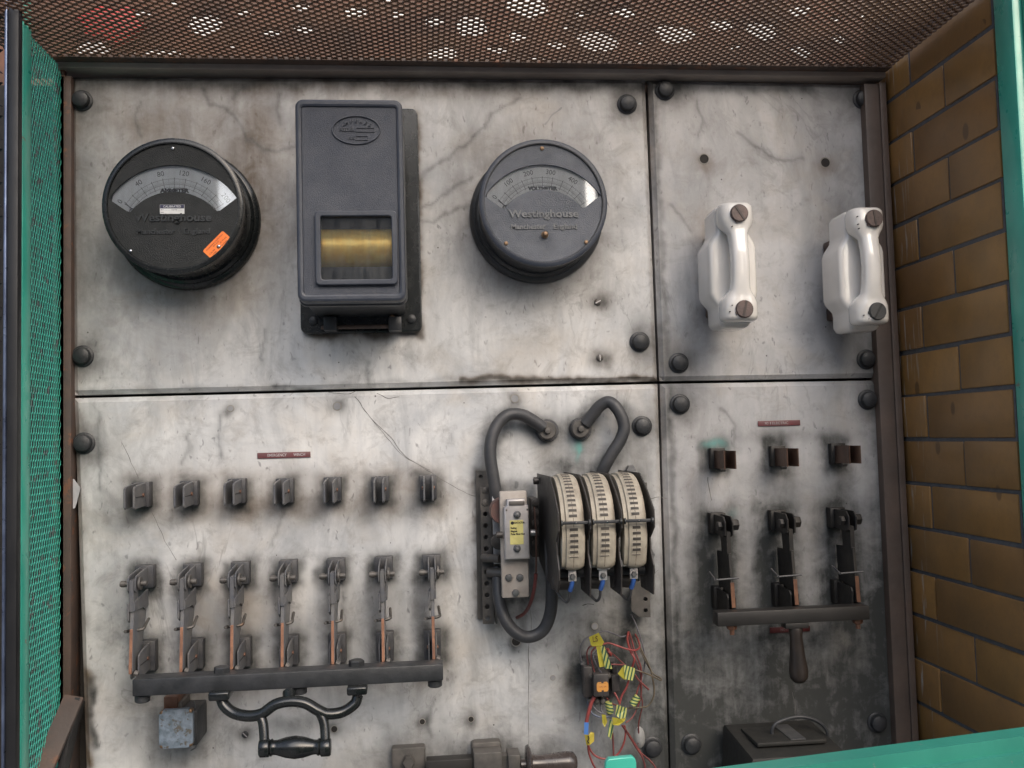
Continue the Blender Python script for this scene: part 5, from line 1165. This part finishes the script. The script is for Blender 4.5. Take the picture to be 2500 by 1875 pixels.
wire([(425, 900, .03), (425, 970, .035), (440, 1060, .04), (455, 1110, .04)], W, greyw, 'short grey wire hanging to the narrow yellow tape strip')
wire([(490, 900, .03), (530, 950, .04), (580, 975, .045), (610, 985, .05)], W, redd, 'dull red wire from the relay to the top of the lower striped tape')
wire([(290, 1410, .045), (330, 1490, .04), (400, 1545, .04), (500, 1560, .04), (600, 1520, .04), (665, 1420, .04), (695, 1300, .04), (685, 1200, .045)], .0027, redw, 'red wire making the wide hanging loop above the green latch')
wire([(290, 1410, .045), (300, 1500, .04), (340, 1610, .035), (375, 1680, .03), (400, 1800, .03)], .0027, redw, 'red wire dropping out of the picture below the yellow tag')
wire([(555, 1280, .045), (562, 1400, .04), (566, 1500, .04), (560, 1640, .035)], .0026, redd, 'straight dull red wire falling behind the green latch')
wire([(660, 1200, .05), (720, 1290, .04), (800, 1420, .03), (870, 1530, .03), (905, 1640, .03), (915, 1760, .03)], .0027, redd, 'red wire slanting down right past the putty blob')
wire([(700, 1250, .045), (780, 1370, .03), (860, 1490, .025), (950, 1570, .025), (1010, 1640, .025), (1050, 1720, .025)], .0023, redd, 'thinner red wire ending lowest at the right below the bolt')
wire([(380, 345, .03), (310, 350, .03), (278, 420, .03), (290, 520, .03), (300, 630, .03)], W, redd, 'dull red wire bent over the top left of the relay')
wire([(390, 350, .04), (330, 400, .045), (330, 500, .045), (365, 640, .045)], W, redd, 'dull red wire just inside the first at the top of the relay')
wire([(400, 370, .035), (350, 450, .05), (390, 560, .05), (450, 650, .05)], W, greyw, 'grey-brown wire crossing the top of the relay')
wire([(500, 370, .05), (520, 410, .055), (535, 440, .05)], .004, redw, 'stubby red wire behind the top striped strip')

def tapeflag(pts, h, m, label, name='tape_flag', th=.0008, tilt=(0, 0), text=None):
    b = MB(); b.loft3([[V2(x, y, h+dh+o) for (x, y), dh in zip(pts, (tilt if len(tilt) == len(pts) else [0]*len(pts)))] for o in (0, th)]); o = obj(name, b, m, None, 0)
    return tag(o, label, 'tape', 'tape tags wrapped on the loose wires')
t1 = tapeflag([(300, 245), (405, 197), (465, 300), (440, 340), (340, 345), (322, 330)], .062, yellow, 'topmost yellow tape tag with handwriting', tilt=[0, .004, .002, 0, -.003, -.003])
b = MB(); c = V2(368, 268, .0655); b.text('LS', c.x, c.z, .013, .0655, .0004, ang=R(4), sx=.8); obj('handwriting', b, mat('marker_ink', (.10, .05, .02), rough=.6), t1, 0)
tapeflag([(378, 345), (420, 342), (470, 560), (415, 572)], .058, yellow, 'narrow plain yellow strip beside the top striped strip', tilt=[0, .003, .001, 0])
tapeflag([(420, 340), (468, 345), (555, 590), (475, 585)], .060, tape_v, 'long yellow and green striped strip hanging from the topmost tag', tilt=[0, .002, .006, .002])
tapeflag([(612, 640), (675, 550), (695, 710), (655, 690)], .058, yellow, 'pointed plain yellow flap left of the middle striped wrap', tilt=[0, .004, .004, 0])
tapeflag([(672, 542), (795, 580), (800, 640), (775, 715), (690, 700)], .060, tape_v, 'yellow and green striped wrap to the right of the relay', tilt=[.004, 0, 0, 0, .003])
b = MB(); b.cyl(V2(830, 885, .045), V2(765, 975, .045), .0062, 14); tag(obj('banded_sleeve', b, tape_h), 'yellow and green banded sleeve slanting at the right', 'tape', 'tape tags wrapped on the loose wires')
b = MB(); b.cyl(V2(508, 945, .045), V2(532, 1065, .045), .0060, 14); tag(obj('banded_sleeve', b, tape_h), 'upright yellow and green banded sleeve below the relay', 'tape', 'tape tags wrapped on the loose wires')
tapeflag([(600, 975), (710, 1010), (705, 1110), (640, 1130), (585, 1085)], .066, tape_v, 'lower striped tape above the yellow bundle', tilt=[.004, 0, 0, .004, 0])
tapeflag([(550, 1110), (640, 1125), (700, 1120), (680, 1160), (620, 1200), (560, 1195)], .062, yellow, 'crumpled bright yellow tape in the lower bundle', tilt=[0, .006, 0, .003, .006, 0])
tapeflag([(525, 1130), (575, 1180), (540, 1350), (500, 1310)], .058, tape_v, 'striped strip hanging lowest under the bundle', tilt=[0, .004, 0, .002])
tapeflag([(440, 1080), (480, 1085), (500, 1160), (470, 1220), (445, 1170)], .05, yellow, 'small yellow flap left of the striped hanging strip', tilt=[0, .003, 0, .003, 0])
tapeflag([(250, 1165), (298, 1168), (292, 1300), (246, 1295)], .056, mat('blue_tape', (.09, .22, .55), (.07, .17, .45), rough=.4), 'blue tape band on the fat red wire', tilt=[0, .003, .003, 0])
t2 = tapeflag([(252, 1298), (300, 1300), (320, 1268), (358, 1280), (356, 1370), (310, 1412), (272, 1412)], .056, mat('ochre_tape', (.45, .36, .05), (.34, .27, .04), rough=.5), 'ochre yellow tape tag under the blue band', tilt=[0, .004, 0, 0, 0, .004, 0])
b = MB(); b.tube([V2(290, 1310, .061), V2(300, 1340, .061), V2(286, 1370, .061), V2(302, 1392, .061)], .0008, 5, 4); obj('handwriting', b, ink, t2)
b = MB(); b.lathe(V2(845, 1330, 0), [(.010, 0), (.009, .004), (.004, .008), (.0001, .009)], seg=14); bmesh.ops.scale(b.bm, vec=(1, 1, 1.9), space=Matrix.Translation(-V2(845, 1330, 0)), verts=b.bm.verts); tag(obj('putty_blob', b, mat('grey_putty', (.30, .30, .29), (.24, .24, .23), rough=.7), None, 60), 'grey blob of putty holding a thin wire to the slab', 'putty')

# paper scrap caught behind the rusty post
b = MB(); b.prism([F(*p, .004) for p in ((181, 1170), (196, 1192), (188, 1225), (183, 1240), (178, 1242), (178, 1170))], .003, .004); tag(obj('paper_scrap', b, paper, None, 0), 'torn white paper scrap caught beside the rusty post', 'paper')

# ================================================================== light
w = bpy.data.worlds.new('World'); sc.world = w; w.use_nodes = True; nt = w.node_tree
bg = nt.nodes['Background']; sky = nt.nodes.new('ShaderNodeTexSky'); sky.sky_type = 'NISHITA'; sky.sun_disc = False
SE, SA = 36, 158     # sun elevation, compass angle (0 = +y, clockwise)
sky.sun_elevation = R(SE); sky.sun_rotation = R(SA); sky.air_density = 1.0; sky.dust_density = 3.5; sky.ozone_density = .8
nt.links.new(sky.outputs[0], bg.inputs[0]); bg.inputs[1].default_value = .15
sl = bpy.data.lights.new('sun', 'SUN'); sl.energy = 1.4; sl.angle = R(75); sl.color = (1, .98, .95)
so = bpy.data.objects.new('sun', sl); COL.objects.link(so)
dirn = Vector((math.sin(R(SA))*math.cos(R(SE)), math.cos(R(SA))*math.cos(R(SE)), math.sin(R(SE))))
so.rotation_euler = (-dirn).to_track_quat('-Z', 'Y').to_euler()
vs = sc.view_settings; vs.view_transform = 'Standard'; vs.look = 'None'; vs.gamma = 1; vs.use_curve_mapping = False; vs.exposure = 0.66
